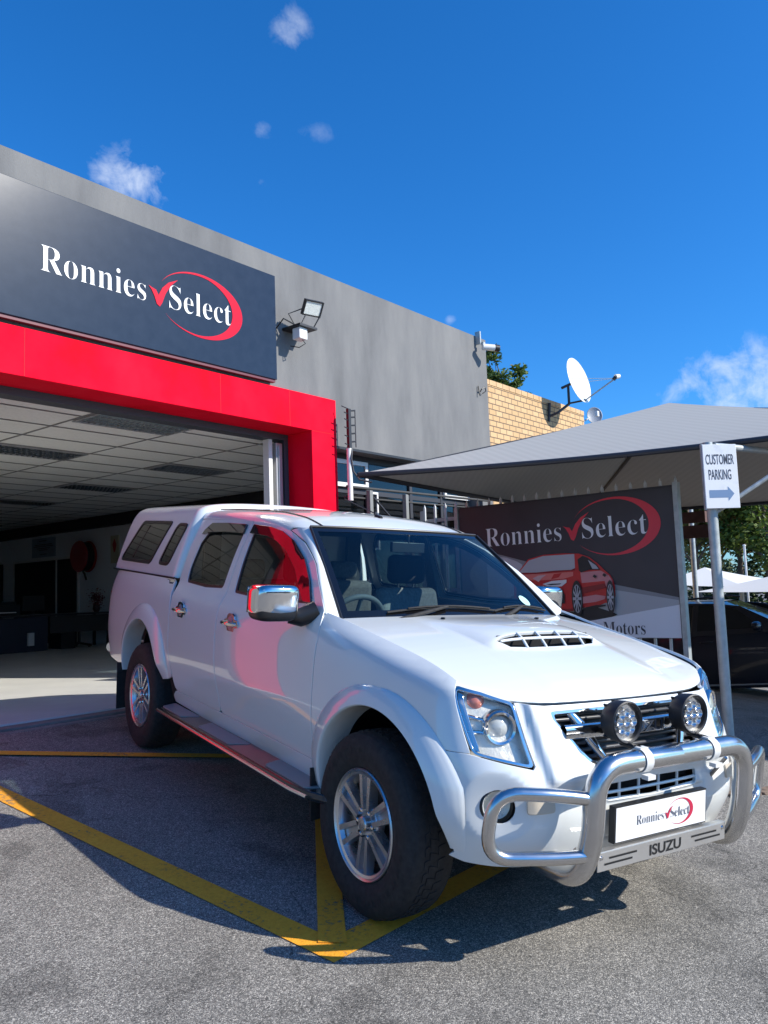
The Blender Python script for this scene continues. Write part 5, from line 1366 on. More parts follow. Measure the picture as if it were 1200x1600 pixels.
# --- mirrors
for S in (1, -1):
    MR = empty('door_mirror'); MR.parent = T
    cx, cy, cz_ = (-.655, -1.015, 1.245) if S > 0 else (-.83, .94, 1.24)
    def sup(u, v, sx, sy, sz, off=(0,0,0), e1=.40, e2=.42):
        th = (v-.5)*pi; ph = u*2*pi
        def pw(a, e): return math.copysign(abs(a)**e, a)
        return Vector((cx+off[0]+sx*pw(cos(th), e1)*pw(cos(ph), e2), cy+off[1]+sy*pw(cos(th), e1)*pw(sin(ph), e2), cz_+off[2]+sz*pw(sin(th), e1)))
    mb = MB(); nu, nv = 40, 24
    vs = [sup(i/nu, .34+.66*j/nv, .080, .113, .080) for i in range(nu) for j in range(nv+1)]
    vs = [Vector((v.x-(-.004*((v.z-cz_)/.08)) - .015*abs((v.y-cy)/.12)**2, v.y, v.z)) for v in vs]
    mb.add(vs, [(i*(nv+1)+j, ((i+1) % nu)*(nv+1)+j, ((i+1) % nu)*(nv+1)+j+1, i*(nv+1)+j+1) for i in range(nu) for j in range(nv)])
    mb.build('chrome_cap', CHR, MR, smooth=60, local=True)
    mb = MB(); vs = [sup(i/nu, .5*j/nv, .076, .110, .083, (0, 0, -.012)) for i in range(nu) for j in range(nv+1)]
    vs = [Vector((v.x-.012*abs((v.y-cy)/.12)**2, v.y, v.z)) for v in vs]
    mb.add(vs, [(i*(nv+1)+j, ((i+1) % nu)*(nv+1)+j, ((i+1) % nu)*(nv+1)+j+1, i*(nv+1)+j+1) for i in range(nu) for j in range(nv)])
    mb.tube([(cx-.01, cy+S*.09, 1.175), (cx+.01, -S*.88, 1.165), (-.62, -S*.80, 1.20)], [.04,.045,.05], 14)
    mb.add([(-.60,-S*.800,1.20),(-.82,-S*.778,1.20),(-.845,-S*.735,1.34),(-.72,-S*.77,1.27)], [(0,1,2,3)], S < 0)
    mb.build('lower_shell', BLK, MR, smooth=50, local=True)
    mb = MB(); mb.add([(cx-.092, cy+y, cz_+z) for y, z in ((-.10,-.06),(.10,-.06),(.10,.062),(-.10,.062))], [(0,1,2,3)]); mb.build('mirror_glass', CHR, MR, smooth=0, local=True)
# --- door handles (bright bowl surrounds)
for S, doors in ((1, 'R'), (-1, 'L')):
    for x in (-1.485, -2.315):
        H_ = empty('door_handle'); H_.parent = T; z = 1.052; a = ax(x, z); wq = LOW(a, z)[1]
        M = frame((x, -S*(wq+.001), z), (1 if S > 0 else -1, 0, 0), (0, 0, 1))
        mb = MB(); pts = [(-.10,.0),(-.085,.018),(-.055,.022),(-.045,.045),(-.02,.056),(.02,.056),(.045,.045),(.055,.022),(.09,.020),(.105,0),(.09,-.020),(.055,-.022),(.045,-.045),(.02,-.056),(-.02,-.056),(-.045,-.045),(-.055,-.022),(-.085,-.018)]
        mb.prism([(p[0]*1.0, p[1]) for p in pts], -.004, .006, M); mb.build('surround', CHR, H_, smooth=0, bevel=.003, local=True)
        mb = MB(); mb.prism([(.034*cos(t*pi/10), .040*sin(t*pi/10)) for t in range(20)], .0062, .008, M); mb.build('bowl', mat('handle_bowl', (.35,.38,.42), .3, metal=.5), H_, smooth=0, local=True)
        mb = MB(); mb.tube([M @ Vector(p) for p in ((-.095,0,.008),(-.06,0,.030),(.05,0,.032),(.092,0,.008))], [.010,.013,.013,.010], 10); mb.build('grip', CHR, H_, local=True)
# --- side steps
for S in (1, -1):
    ST = empty('side_step'); ST.parent = T
    mb = MB()
    secs = [(-2.50,.80,.90),(-2.40,.80,.955),(-2.2,.80,.965),(-.55,.80,.965),(-.38,.80,.95),(-.27,.80,.90)]
    vs = []
    for x, a, b in secs: vs += [(x, -S*a, .372),(x, -S*(b-.02), .366),(x, -S*b, .386),(x, -S*(b-.012), .412),(x, -S*a, .418)]
    n = len(secs); fs = [(i*5+j, i*5+(j+1) % 5, (i+1)*5+(j+1) % 5, (i+1)*5+j) for i in range(n-1) for j in range(5)]+[(4,3,2,1,0), tuple((n-1)*5+k for k in range(5))]
    mb.add(vs, fs, S < 0); mb.build('board', mat('step_black', (.02,.02,.022), .25, coat=.4), ST, smooth=30, bevel=.005, local=True)
    for x0, x1 in ((-2.40,-2.06),(-1.76,-1.30),(-.84,-.42)):
        mb = MB(); mb.prism(rounded([(x0-.06,.825),(x0,.935),(x1,.935),(x1+.06,.825)], .02, 3), .4125, .4185, Matrix.Identity(4) if S < 0 else Matrix.Diagonal((1,-1,1,1))); mb.build('tread', tex(mat('step_pad', (.30,.30,.31), .5, metal=.3), scale=80, bump=.4, dist=.003), ST, smooth=0, local=True)
    mb = MB(); mb.tube([(-2.42,-S*.962,.392),(-.5,-S*.969,.392),(-.36,-S*.955,.392)], .010, 8); mb.build('edge_trim', STN, ST, local=True)
# --- mud flaps
for S in (1, -1):
    mb = MB(); mb.prism([(0,.18),(.24,.20),(.24,.52),(-.01,.54)], -.006, .006, frame((-3.56, -S*.905, 0), (0, S, 0), (.0, 0, 1))); mb.build('mud_flap', RUB, T, smooth=0, local=True)
    mb = MB(); mb.prism([(0,.26),(.22,.28),(.22,.50),(-.01,.50)], -.006, .006, frame((-.425, -S*.895, 0), (0, S, 0), (.0, 0, 1))); mb.build('mud_flap', RUB, T, smooth=0, local=True)
# --- wipers
WP = []
for (a, b, c_) in (((-.455,.62,1.160),(-.46,.30,1.205),(-.47,-.02,1.19)), ((-.44,-.02,1.175),(-.455,-.30,1.200),(-.50,-.60,1.19))):
    pass
def ws_pt(y, v, off=.018):
    # windscreen point by lateral position
    wv = .716+(.594-.716)*v; u = -y/wv; return WS(u, v)+Vector((.6,0,.8))*off
for y0, y1, y2 in ((-.02,-.30,-.02),):
    pass
for (ya, yb, ye) in ((-.46, -.13, .22), (.20, .42, .66)):
    wp = empty('wiper'); wp.parent = T
    mb = MB(); mb.tube([ws_pt(ya, -.02, .008), ws_pt((ya+yb)/2, .03, .020), ws_pt(yb, .085, .022)], [.012,.010,.008], 8); mb.build('arm', RUB, wp, local=True)
    mb = MB(); pts = [ws_pt(ya-.02+(ye-ya)*k/12, .055+.06*sin(pi*k/12)*.6, .010) for k in range(13)]; mb.tube(pts, .006, 6); mb.tube([q+Vector((.006,0,.008)) for q in pts[2:-1]], .005, 6); mb.build('blade', RUB, wp, local=True)
# --- cabin interior
IN = empty('cabin'); IN.parent = T
mb = MB(); mb.box(-.95, -.52, -.70, .70, .98, 1.085); mb.build('dashboard', DASH, IN, smooth=40, bevel=.04, local=True, segs=4)
mb = MB(); nu = 16
def dome(cx_, cy_, rx, ry, h_, z0):
    vs = []; m_ = 14
    for i in range(m_+1):
        for j in range(m_+1):
            u = -1+2*i/m_; v = -1+2*j/m_; r = min(1, math.hypot(u, v)); vs.append((cx_+rx*u, cy_+ry*v, z0+h_*(1-r*r)))
    mb.add(vs, [(i*(m_+1)+j, (i+1)*(m_+1)+j, (i+1)*(m_+1)+j+1, i*(m_+1)+j+1) for i in range(m_) for j in range(m_)])
dome(-.78, -.38, .17, .24, .065, 1.075)
mb.build('instrument_hood', DASH, IN, local=True)
for S in (-1, 1):
    s_ = empty('front_seat'); s_.parent = IN
    mb = MB(); y = S*.38
    mb.box(-1.45, -1.35, y-.24, y+.24, .72, 1.28, Matrix.Translation((-1.4, 0, .72)) @ Matrix.Rotation(radians(-16), 4, 'Y') @ Matrix.Translation((1.4, 0, -.72))); mb.box(-1.40, -.92, y-.25, y+.25, .62, .76)
    mb.build('seat_back', SEATM, IN, smooth=40, bevel=.05, local=True, segs=4); bpy.data.objects.remove(s_)
    mb = MB(); mb.box(-1.60, -1.50, y-.14, y+.14, 1.285, 1.475); mb.build('headrest', SEATD, IN, smooth=40, bevel=.045, local=True, segs=5)
    mb = MB()
    for q in (-.06, .06): mb.tube([(-1.55, y+q, 1.2), (-1.55, y+q, 1.30)], .007, 6)
    mb.build('headrest_post', CHR, IN, local=True)
mb = MB(); mb.box(-2.42, -2.30, -.62, .62, .75, 1.26); mb.box(-2.3, -1.85, -.62, .62, .60, .76); mb.build('rear_seat', SEATM, IN, smooth=40, bevel=.05, local=True, segs=4)
for y in (-.38, .38): mb = MB(); mb.box(-2.42, -2.34, y-.12, y+.12, 1.27, 1.40); mb.build('headrest', SEATM, IN, smooth=40, bevel=.035, local=True, segs=4)
sw = empty('steering_wheel'); sw.parent = IN; Ms = Matrix.Translation((-.93, -.40, 1.085)) @ Matrix.Rotation(radians(-64), 4, 'Y')
mb = MB(); mb.tube([Ms @ Vector((.185*cos(t*pi/24), .185*sin(t*pi/24), 0)) for t in range(48)], .016, 12, closed=True)
bpy.data.objects.remove(sw)
mb.lathe([(.0001,.03),(.05,.026),(.065,.0),(.05,-.03)], Ms, 20)
for a in (0, pi/2+.4, pi, -pi/2-.4+pi): mb.tube([Ms @ Vector((.05*cos(a), .05*sin(a), 0)), Ms @ Vector((.18*cos(a), .18*sin(a), 0))], .012, 8)
mb.build('steering_wheel', DASH, IN, local=True)
mb = MB(); mb.box(-1.02, -.995, -.115, .115, 1.495, 1.555, ); mb.tube([(-1.0, 0, 1.55), (-1.0, 0, 1.60)], .008, 6); mb.build('rear_view_mirror', BLK, IN, smooth=40, bevel=.012, local=True, segs=3)
# headlining, floor, rear bulkhead with a window, pillars seen from inside
mb = MB(); mb.box(-2.55, -1.40, -.50, .50, 1.640, 1.646); mb.build('headlining', SEATM, IN, smooth=0, local=True)
mb = MB(); mb.box(-2.58, -.5, -.76, .76, .56, .60); mb.box(-.58, -.50, -.70, .70, .60, 1.05); mb.box(-2.58, -2.55, -.74, .74, .6, 1.24); mb.box(-2.58, -2.55, -.64, -.52, 1.24, 1.64); mb.box(-2.58, -2.55, .52, .64, 1.24, 1.64); mb.box(-2.58, -2.55, -.60, .60, 1.585, 1.655)
for s in (-1, 1):
    mb.box(-2.56, -.58, s*.755-.02, s*.755+.02, .60, 1.185)
    mb.add([(-1.70,s*.775,1.18),(-1.80,s*.775,1.18),(-1.80,s*.63,1.64),(-1.70,s*.63,1.64)], [(0,1,2,3)])
mb.build('trim', DASH, IN, smooth=0, local=True)

# ================================================================== trees
LEAFM = {}
def leafmat(name, c1, c2, c3):
    m = mat(name, c2, .6); t = m.node_tree; n = t.nodes; l = t.links; b = n['Principled BSDF']
    g = n.new('ShaderNodeNewGeometry'); r = n.new('ShaderNodeValToRGB'); l.new(g.outputs['Random Per Island'], r.inputs[0])
    e = r.color_ramp.elements; e[0].color = (*c1, 1); e[1].color = (*c3, 1); k = e.new(.5); k.color = (*c2, 1)
    l.new(r.outputs[0], b.inputs['Base Color'])
    tr = n.new('ShaderNodeBsdfTranslucent'); l.new(r.outputs[0], tr.inputs[0]); mi = n.new('ShaderNodeMixShader'); mi.inputs[0].default_value = .3
    l.new(b.outputs[0], mi.inputs[1]); l.new(tr.outputs[0], mi.inputs[2]); l.new(mi.outputs[0], n['Material Output'].inputs[0])
    return m
LG = leafmat('leaf_green', (.035,.075,.012), (.08,.14,.02), (.17,.22,.04))
LY = leafmat('leaf_yellow', (.10,.12,.02), (.20,.21,.05), (.30,.28,.09))
LD = leafmat('leaf_dark', (.02,.045,.012), (.045,.08,.02), (.09,.12,.035))
LB = leafmat('leaf_russet', (.16,.08,.03), (.26,.13,.05), (.30,.20,.08))
BARK = tex(mat('bark', rough=.9), scale=6, detail=6, cols=[(.08,.06,.045),(.20,.16,.13)], map_scale=(3,3,.6), bump=.5, dist=.02)
def tree(loc, H, R, m, label, group, seed, leaves=5000, size=.10, trunk=.12, squash=1.0, name='tree', base=.35, limbs=9):
    rnd = random.Random(seed); T0 = empty(name, loc, label=label, cat='tree', group=group); L = Vector(loc)
    mb = MB(); top = L+Vector((rnd.uniform(-.2,.2), rnd.uniform(-.2,.2), H*.72))
    pts = [L+(top-L)*k/8+Vector((rnd.uniform(-1,1), rnd.uniform(-1,1), 0))*.05*H/5*(k > 0) for k in range(9)]
    mb.tube(pts, [trunk*(1-.085*k) for k in range(9)], 8); ends = []
    for k in range(limbs):
        f = base+(.95-base)*k/limbs; p = pts[0].lerp(pts[-1], f); a = rnd.uniform(0, 2*pi); r_ = R*rnd.uniform(.55, .95)*(1.1-.5*abs(f-.55))
        q = p+Vector((cos(a)*r_, sin(a)*r_, H*rnd.uniform(.06, .26))); mid = p.lerp(q, .5)+Vector((rnd.uniform(-.2,.2), rnd.uniform(-.2,.2), .12*R))
        mb.tube([p, p.lerp(mid, .5)+Vector((0,0,.03)), mid, q], [trunk*.45, trunk*.34, trunk*.22, trunk*.06], 6); ends += [q, mid]
        for _ in range(2):
            a2 = a+rnd.uniform(-.9, .9); q2 = mid+Vector((cos(a2), sin(a2), rnd.uniform(.2,.9)))*R*.45; mb.tube([mid, mid.lerp(q2, .5)+Vector((0,0,.04)), q2], [trunk*.18, trunk*.1, trunk*.04], 5); ends.append(q2)
    mb.build('trunk', BARK, T0)
    lb = MB(); vs = []; fs = []
    cl = [(q, R*rnd.uniform(.22, .42)) for q in ends]+[(top+Vector((rnd.uniform(-.5,.5)*R, rnd.uniform(-.5,.5)*R, rnd.uniform(-.1,.35)*R)), R*rnd.uniform(.25,.42)) for _ in range(7)]
    for i in range(leaves):
        c, rr = cl[rnd.randrange(len(cl))]
        d = Vector((rnd.gauss(0,1), rnd.gauss(0,1), rnd.gauss(0,1)*.8)); d = d.normalized()*rr*(rnd.random()**.45)
        p = c+d; s_ = size*rnd.uniform(.5, 1.3); u = Vector((rnd.gauss(0,1), rnd.gauss(0,1), rnd.gauss(0,.6))).normalized(); w = u.orthogonal().normalized(); w = (w*cos(rnd.random()*6)+u.cross(w)*sin(rnd.random()*6)).normalized()
        b = len(vs); vs += [p-u*s_, p+w*s_*.42, p+u*s_, p-w*s_*.42]; fs.append((b, b+1, b+2, b+3))
    lb.add(vs, fs); lb.build('crown', m, T0, smooth=0)
    return T0
gt_ = 'trees beyond the parking bays'
def zt_(x, y): return gz2(x, y)
tree((24, 8.6, zt_(24,8.6)), 5.6, 1.7, LG, 'green leafy tree just right of the billboard post', gt_, 11, 7000, .12)
tree((23, 6.6, zt_(23,6.6)), 5.2, 1.5, LY, 'yellow green tree with bare limbs right of the front carport post', gt_, 12, 4500, .10, limbs=12)
tree((27, 7.2, zt_(27,7.2)), 6.0, 1.9, LD, 'dark green tree behind the yellow green one', gt_, 13, 8000, .13)
tree((24.5, 4.8, zt_(24,4.8)), 5.4, 1.6, LG, 'bright green tree near the right edge of the photo', gt_, 14, 6500, .11)
tree((28, 4.2, zt_(28,4.2)), 6.2, 2.0, LD, 'dark tree at the far right beyond the small shade nets', gt_, 15, 7000, .13)
tree((25.5, 6.0, zt_(26,6.0)), 5.8, 1.5, LB, 'russet brown autumn tree under the edge of the shade roof', gt_, 16, 1800, .09, limbs=14)
tree((29, 10, zt_(29,10)), 6.4, 2.2, LD, 'dark tree glimpsed left of the brown trunk', gt_, 17, 7000, .14)
tree((26, 2.4, zt_(26,2.4)), 5.6, 1.8, LG, 'green tree farthest right beyond the dark parked car', gt_, 18, 5000, .12)
tree((31, 6.5, zt_(31,6.5)), 6.5, 2.4, LD, 'tall dark tree closing the gap behind the others', gt_, 19, 8000, .15)
tree((22.6, 12.9, .3), 11.3, .85, LG, 'dark treetop rising just above the brick wall', 'trees beyond the parking bays', 21, 5000, .10, base=.75, limbs=8)
# hedge behind the trees reads as one dark mass
rnd = random.Random(5); mb = MB(); vs = []; fs = []
for i in range(26000):
    y = rnd.uniform(-4, 20); x = 33+rnd.gauss(0, .9)+2*sin(y*.7); h = 2.9+1.0*sin(y*1.3)+.6*sin(y*3.1); z = -.3+h*rnd.random()**.7
    s_ = rnd.uniform(.06,.16); p = Vector((x, y, z)); u = Vector((rnd.gauss(0,1), rnd.gauss(0,1), rnd.gauss(0,.6))).normalized(); w = u.orthogonal().normalized()
    b = len(vs); vs += [p-u*s_, p+w*s_*.5, p+u*s_, p-w*s_*.5]; fs.append((b, b+1, b+2, b+3))
mb.add(vs, fs); o = mb.build('bushes', LD, None, smooth=0); tag(o, 'mass of dark bushes closing the background', 'bushes', kind='stuff')
# ================================================================== far parking: two pale nets, lamp post, steel post
PN = mat('pale_net', (.62,.62,.60), .8)
def small_net(name, A, B, C_, D, P_, label, posts):
    t = empty(name, ((A[0]+C_[0])/2, (A[1]+C_[1])/2, 0), label=label, cat='shade net', group='small pale shade nets in the far car park')
    net(Vector(A), Vector(B), Vector(C_), Vector(D), Vector(P_), n=8).build('net', PN, t, smooth=60)
    for x, y, z in posts: m2 = MB(); m2.cyl((x, y, gz2(x, y)), (x, y, z), .05, seg=10); m2.build('post', M_['galv'], t)
    return t
small_net('shade_net', (15.6,5.3,1.36), (19.5,5.6,1.4), (19.8,3.2,1.25), (16,3.3,1.20), (17.4,4.6,1.68), 'pale shade net seen between the billboard and the carport post', [(15.7,5.2,1.36),(16.1,3.4,1.2)])
small_net('shade_net', (14,3.75,1.12), (18,4.0,1.15), (18.5,.2,1.15), (14.2,.0,1.14), (15.6,1.7,1.62), 'pale shade net at the right edge beyond the dark parked car', [(14.1,3.3,1.14),(14.3,1.2,1.14)])
o = empty('lamp_post', (11, 2.74, -.5), label='slim grey post with a dark shaded side behind the carport edge', cat='post')
mb = MB(); mb.cyl((11, 2.74, gz2(11,2.7)), (11, 2.72, 2.6), .045, seg=14); mb.build('shaft', M_['galv'], o); mb = MB(); mb.lathe([(.046,0),(.1,0),(.1,.012),(.046,.012)], Matrix.Translation((11,2.74,gz2(11,2.74))), 16); mb.build('base_plate', M_['galv'], o)
o = empty('flag_pole', (20, 4.33, -.2), label='thin pale pole standing in front of the green trees', cat='pole'); mb = MB(); mb.cyl((20, 4.33, -.6), (20, 4.33, 2.25), .03, seg=8); mb.build('shaft', M_['white_frame'], o)
mb = MB(); mb.lathe([(.0001,.05),(.04,.03),(.045,0),(.0001,0)], Matrix.Translation((20,4.33,2.25)), 10); mb.build('cap', M_['white_frame'], o)
# ================================================================== dark car parked under the net
def simple_car(name, label, group, M, paint, glassm, L=4.55, H=1.50, Wd=.90):
    """a hatchback / SUV body: lofted side outline with tumblehome, glazed cabin, wheels, mirrors, lamps.
       local frame: x forward from the front axle, y left, z up"""
    c = empty(name, mat=M, label=label, cat='car', group=group)
    low = [(.86,.30),(.90,.50),(.86,.66),(.70,.78),(.35,.90),(-.10,.97),(-.45,1.00),(-1.5,1.01),(-2.6,1.03),(-3.35,1.05),(-3.55,1.00),(-3.62,.75),(-3.60,.45),(-3.50,.28)]
    # body below the belt, outline with wheel arches
    def archp(cx, r=.36, n=12, rev=False): return [(cx+r*cos(pi*k/n), .32+r*sin(pi*k/n)) for k in range(n+1)]
    outline = low[:]+[(-3.50,.26)]+[(x, max(z, .24)) for x, z in archp(-2.68)[::-1]]+[(-2.30,.22),(-.38,.22)]+[(x, max(z, .24)) for x, z in archp(0)[::-1]]+[(.42,.22)]
    def wl(x, z): 
        e = 1-.10*max(0, (x-.2)/.7)**2-.08*max(0, (-3.0-x)/.6)**2
        return Wd*e*(1-.05*((z-.62)/.4)**2)
    for S in (1, -1):
        nm = 'body_side'
        pan = [(x, z) for x, z in outline]
        panel(nm, lambda x, z: (x, wl(x, z), z), pan, paint, c, side=S, h=.07, edge=.004, depth=.02)
    # top strip joining both sides along the outline
    ups = [(.42,.22),(.86,.30),(.90,.50),(.86,.66),(.70,.78),(.35,.90),(-.10,.97),(-.45,1.00)]
    grid('bonnet', lambda u, v: (lambda k: (lambda i, f: Vector((ups[i][0]+(ups[i+1][0]-ups[i][0])*f+.03*(1-(2*v-1)**2), -(2*v-1)*wl(ups[i][0]+(ups[i+1][0]-ups[i][0])*f, ups[i][1]+(ups[i+1][1]-ups[i][1])*f), ups[i][1]+(ups[i+1][1]-ups[i][1])*f+.03*(1-(2*v-1)**2))))(min(int(k), 6), k-min(int(k), 6)))(u*7), 21, 12, paint, c, flip=True)
    rs = [(-3.35,1.05),(-3.55,1.00),(-3.62,.75),(-3.60,.45),(-3.50,.26)]
    grid('tailgate', lambda u, v: (lambda k: (lambda i, f: Vector((rs[i][0]+(rs[i+1][0]-rs[i][0])*f, -(2*v-1)*wl(rs[i][0]+(rs[i+1][0]-rs[i][0])*f, rs[i][1]+(rs[i+1][1]-rs[i][1])*f), rs[i][1]+(rs[i+1][1]-rs[i][1])*f)))(min(int(k), 3), k-min(int(k), 3)))(u*4), 8, 8, paint, c)
    # greenhouse
    gw = lambda x, z: Wd*.965-.26*(z-1.0)/(H-1.0)
    roofl = [(-.45,1.0),(-.75,1.20),(-1.12,1.40),(-1.45,H-.04),(-1.9,H),(-2.5,H-.005),(-3.0,H-.05),(-3.25,H-.16),(-3.40,1.05)]
    cab = roofl
    wf = [(-.80,1.045),(-1.16,1.33),(-1.44,1.415),(-1.72,1.43),(-1.74,1.05)]; wr = [(-1.82,1.05),(-1.80,1.432),(-2.3,1.43),(-2.62,1.40),(-2.72,1.06)]; wq = [(-2.80,1.065),(-2.71,1.39),(-2.95,1.34),(-3.12,1.22),(-3.16,1.09)]
    for S in (1, -1):
        panel('cabin_side', lambda x, z: (x, gw(x, z), z), [(x, z-.015) for x, z in cab[:1]]+[(x, z-.03) for x, z in cab[1:]]+[(-3.35,1.0),(-1.5,.98)], paint, c, holes=[wf, wr, wq], side=S, h=.08, edge=.003, depth=.01)
        for w_ in (wf, wr, wq): panel('window', lambda x, z: (x, gw(x, z)-.008, z), w_, glassm, c, side=S, edge=0, h=.2)
        mr_ = MB(); mr_.lathe([(.0001,.09),(.05,.085),(.085,.05),(.09,0),(.08,-.03),(.0001,-.035)], Matrix.Translation((-.86, -S*(Wd+.10), 1.08)) @ Matrix.Diagonal((.9,1.25,.75,1)) @ Matrix.Rotation(radians(90), 4, 'Y'), 20); mr_.tube([(-.86,-S*(Wd-.06),1.02),(-.86,-S*(Wd+.06),1.05)], .03, 8); mr_.build('door_mirror', paint, c, local=True)
        for x in (-1.60, -2.62): h_ = MB(); h_.tube([(x-.09,-S*(wl(x,.88)+.006),.885),(x-.07,-S*(wl(x,.88)+.03),.887),(x+.07,-S*(wl(x,.88)+.03),.887),(x+.09,-S*(wl(x,.88)+.006),.885)], .011, 8); h_.build('door_handle', paint, c, local=True)
        for x in (-.72, -1.77, -2.75): h_ = MB(); h_.tube([(x-(.03 if x < -1 else 0), -S*(wl(x,z)+.0005), z) for z in (.30,.5,.7,.9,.99)], .003, 6); h_.build('door_gap', INN, c, local=True)
        s2 = MB(); s2.tube([(-.40,-S*(wl(-1,.26)+.005),.27),(-1.5,-S*(wl(-1.5,.26)+.006),.265),(-2.28,-S*(wl(-2.2,.26)+.005),.27)], .012, 8); s2.build('sill_trim', M_['alu'], c, local=True)
        lamp = [(.80,.60),(.72,.70),(.45,.76),(.40,.70),(.62,.62)]; panel('headlight', lambda x, z: (x, wl(x, z), z), lamp, M_['alu'], c, side=S, off=.006, edge=.003, depth=.01)
        panel('tail_light', lambda x, z: (x, wl(x, z), z), [(-3.56,.78),(-3.30,.82),(-3.28,.92),(-3.52,.95)], mat('tail_red', (.3,.01,.01), .2, coat=1), c, side=S, off=.006, edge=.003, depth=.01)
    grid('roof', lambda u, v: (lambda k: (lambda i, f: (lambda x, z: Vector((x, -(2*v-1)*gw(x, z), z-.03+.035*(1-(2*v-1)**4))))(roofl[3+i][0]+(roofl[4+i][0]-roofl[3+i][0])*f, roofl[3+i][1]+(roofl[4+i][1]-roofl[3+i][1])*f))(min(int(k), 3), k-min(int(k), 3)))(u*4), 16, 14, paint, c, flip=True)
    grid('windscreen', lambda u, v: (lambda x, z: Vector((x+.06*(1-(2*v-1)**2), -(2*v-1)*(gw(x, z)-.03), z)))(-.47-1.0*u, .995+(H-.05-.995)*u), 8, 10, glassm, c, flip=True)
    grid('rear_window', lambda u, v: (lambda x, z: Vector((x, -(2*v-1)*(gw(x, z)-.02), z)))(-3.24-.12*u, H-.20-(H-.20-1.06)*u), 4, 6, glassm, c, flip=True)
    m2 = MB()
    for S in (1, -1): m2.tube([(-1.45,-S*(gw(0,H)-.04),H+.005),(-1.6,-S*(gw(0,H)-.03),H+.035),(-2.9,-S*(gw(0,H)-.03),H+.02),(-3.05,-S*(gw(0,H)-.04),H-.03)], .014, 8)
    m2.build('roof_rail', BLK, c, local=True)
    m2 = MB(); m2.box(-3.4,.6,-.70,.70,.20,.60); m2.box(-3.2,-.6,-.62,.62,.60,1.0); m2.build('underbody', INN, c, smooth=0, local=True)
    for x in (0, -2.68):
        for S in (1, -1):
            w_ = empty('wheel'); w_.parent = c; w_.matrix_basis = Matrix.Translation((x, -S*.80, .32)) @ Matrix.Rotation(radians(90)*S, 4, 'X')
            m2 = MB(); m2.lathe([(.21,-.09),(.24,-.105),(.30,-.105),(.318,-.09),(.322,0),(.318,.09),(.30,.105),(.24,.105),(.21,.09)], None, 40); m2.build('tyre', RUB, w_, local=True)
            m2 = MB(); m2.lathe([(.212,-.05),(.20,.0),(.205,.08),(.213,.09),(.216,.084)], None, 40); m2.lathe([(.0001,.06),(.05,.06),(.055,.03)], None, 20)
            for k in range(5):
                A0 = 2*pi*k/5; Mr = Matrix.Rotation(A0, 4, 'Z'); m2.add([Mr @ Vector(p) for p in ((.04,-.028,.055),(.20,-.018,.075),(.20,.018,.075),(.04,.028,.055))], [(0,1,2,3)])
            m2.build('rim', M_['alu'], w_, local=True)
    return c
gzx = gz2(8.9, 1.5)
CARM = Matrix.Translation((9.72, .25, gz2(9.6, 1.5)+.01)) @ Matrix.Rotation(radians(-90), 4, 'Z') @ Matrix.Rotation(radians(-4), 4, 'Y')
DKP = mat('dark_car_paint', (.016,.017,.026), .3, coat=.6); CGL = mat('car_dark_glass', (.012,.014,.016), .03, spec=.6)
simple_car('parked_car', 'dark blue black car parked under the shade net right of the billboard', None, CARM, DKP, CGL)
# ================================================================== things inside the showroom
CLG = 'recessed ceiling lights of the showroom'
def ceiling_light(x, y, lab):
    t = empty('ceiling_light', (x+.6, y+.31, CZ), label=lab, cat='ceiling light', group=CLG)
    mb = MB(); fx = .03
    mb.box(x+.012, x+1.188, y+.012, y+.04, CZ-.016, CZ-.004); mb.box(x+.012, x+1.188, y+.58, y+.608, CZ-.016, CZ-.004); mb.box(x+.012, x+.04, y+.04, y+.58, CZ-.016, CZ-.004); mb.box(x+1.16, x+1.188, y+.04, y+.58, CZ-.016, CZ-.004)
    mb.build('frame', M_['alu'], t, smooth=0)
    mb = MB(); mb.box(x+.04, x+1.16, y+.04, y+.58, CZ-.006, CZ-.004); mb.build('tray', mat('tray_grey', (.16,.17,.18), .5), t, smooth=0)
    mb = MB()
    for k in range(1, 16): X = x+.04+1.12*k/16; mb.add([(X-.014,y+.04,CZ-.0065),(X,y+.04,CZ-.0155),(X,y+.58,CZ-.0155),(X-.014,y+.58,CZ-.0065),(X+.014,y+.04,CZ-.0065),(X+.014,y+.58,CZ-.0065)], [(0,1,2,3),(1,4,5,2)])
    for k in range(1, 4): Y = y+.04+.54*k/4; mb.add([(x+.04,Y-.03,CZ-.0070),(x+.04,Y,CZ-.0150),(x+1.16,Y,CZ-.0150),(x+1.16,Y-.03,CZ-.0070),(x+.04,Y+.03,CZ-.0070),(x+1.16,Y+.03,CZ-.0070)], [(0,1,2,3),(1,4,5,2)])
    mb.build('louvre', mat('louvre_metal', (.55,.57,.60), .18, metal=1), t, smooth=0)
for x, y, lab in ((.95,4.78+.24,'first ceiling light just inside the red doorway'), (-.25-1.2+1.2+.0-.0,7.26,'ceiling light at the left edge of the second row'), (.95,7.26,'ceiling light in the second row nearest the left edge'), (3.35,7.26,'ceiling light of the second row in front of the door track'),
                  (3.35,9.74,'ceiling light of the third row above the truck canopy'), (.95,9.74,'ceiling light of the third row farther left'), (3.35,12.22,'faint ceiling light of the fourth row'), (.95,12.22,'fourth row ceiling light out at the left')):
    if x > .5: ceiling_light(x, y if y > 5.1 else 4.78+.245, lab)
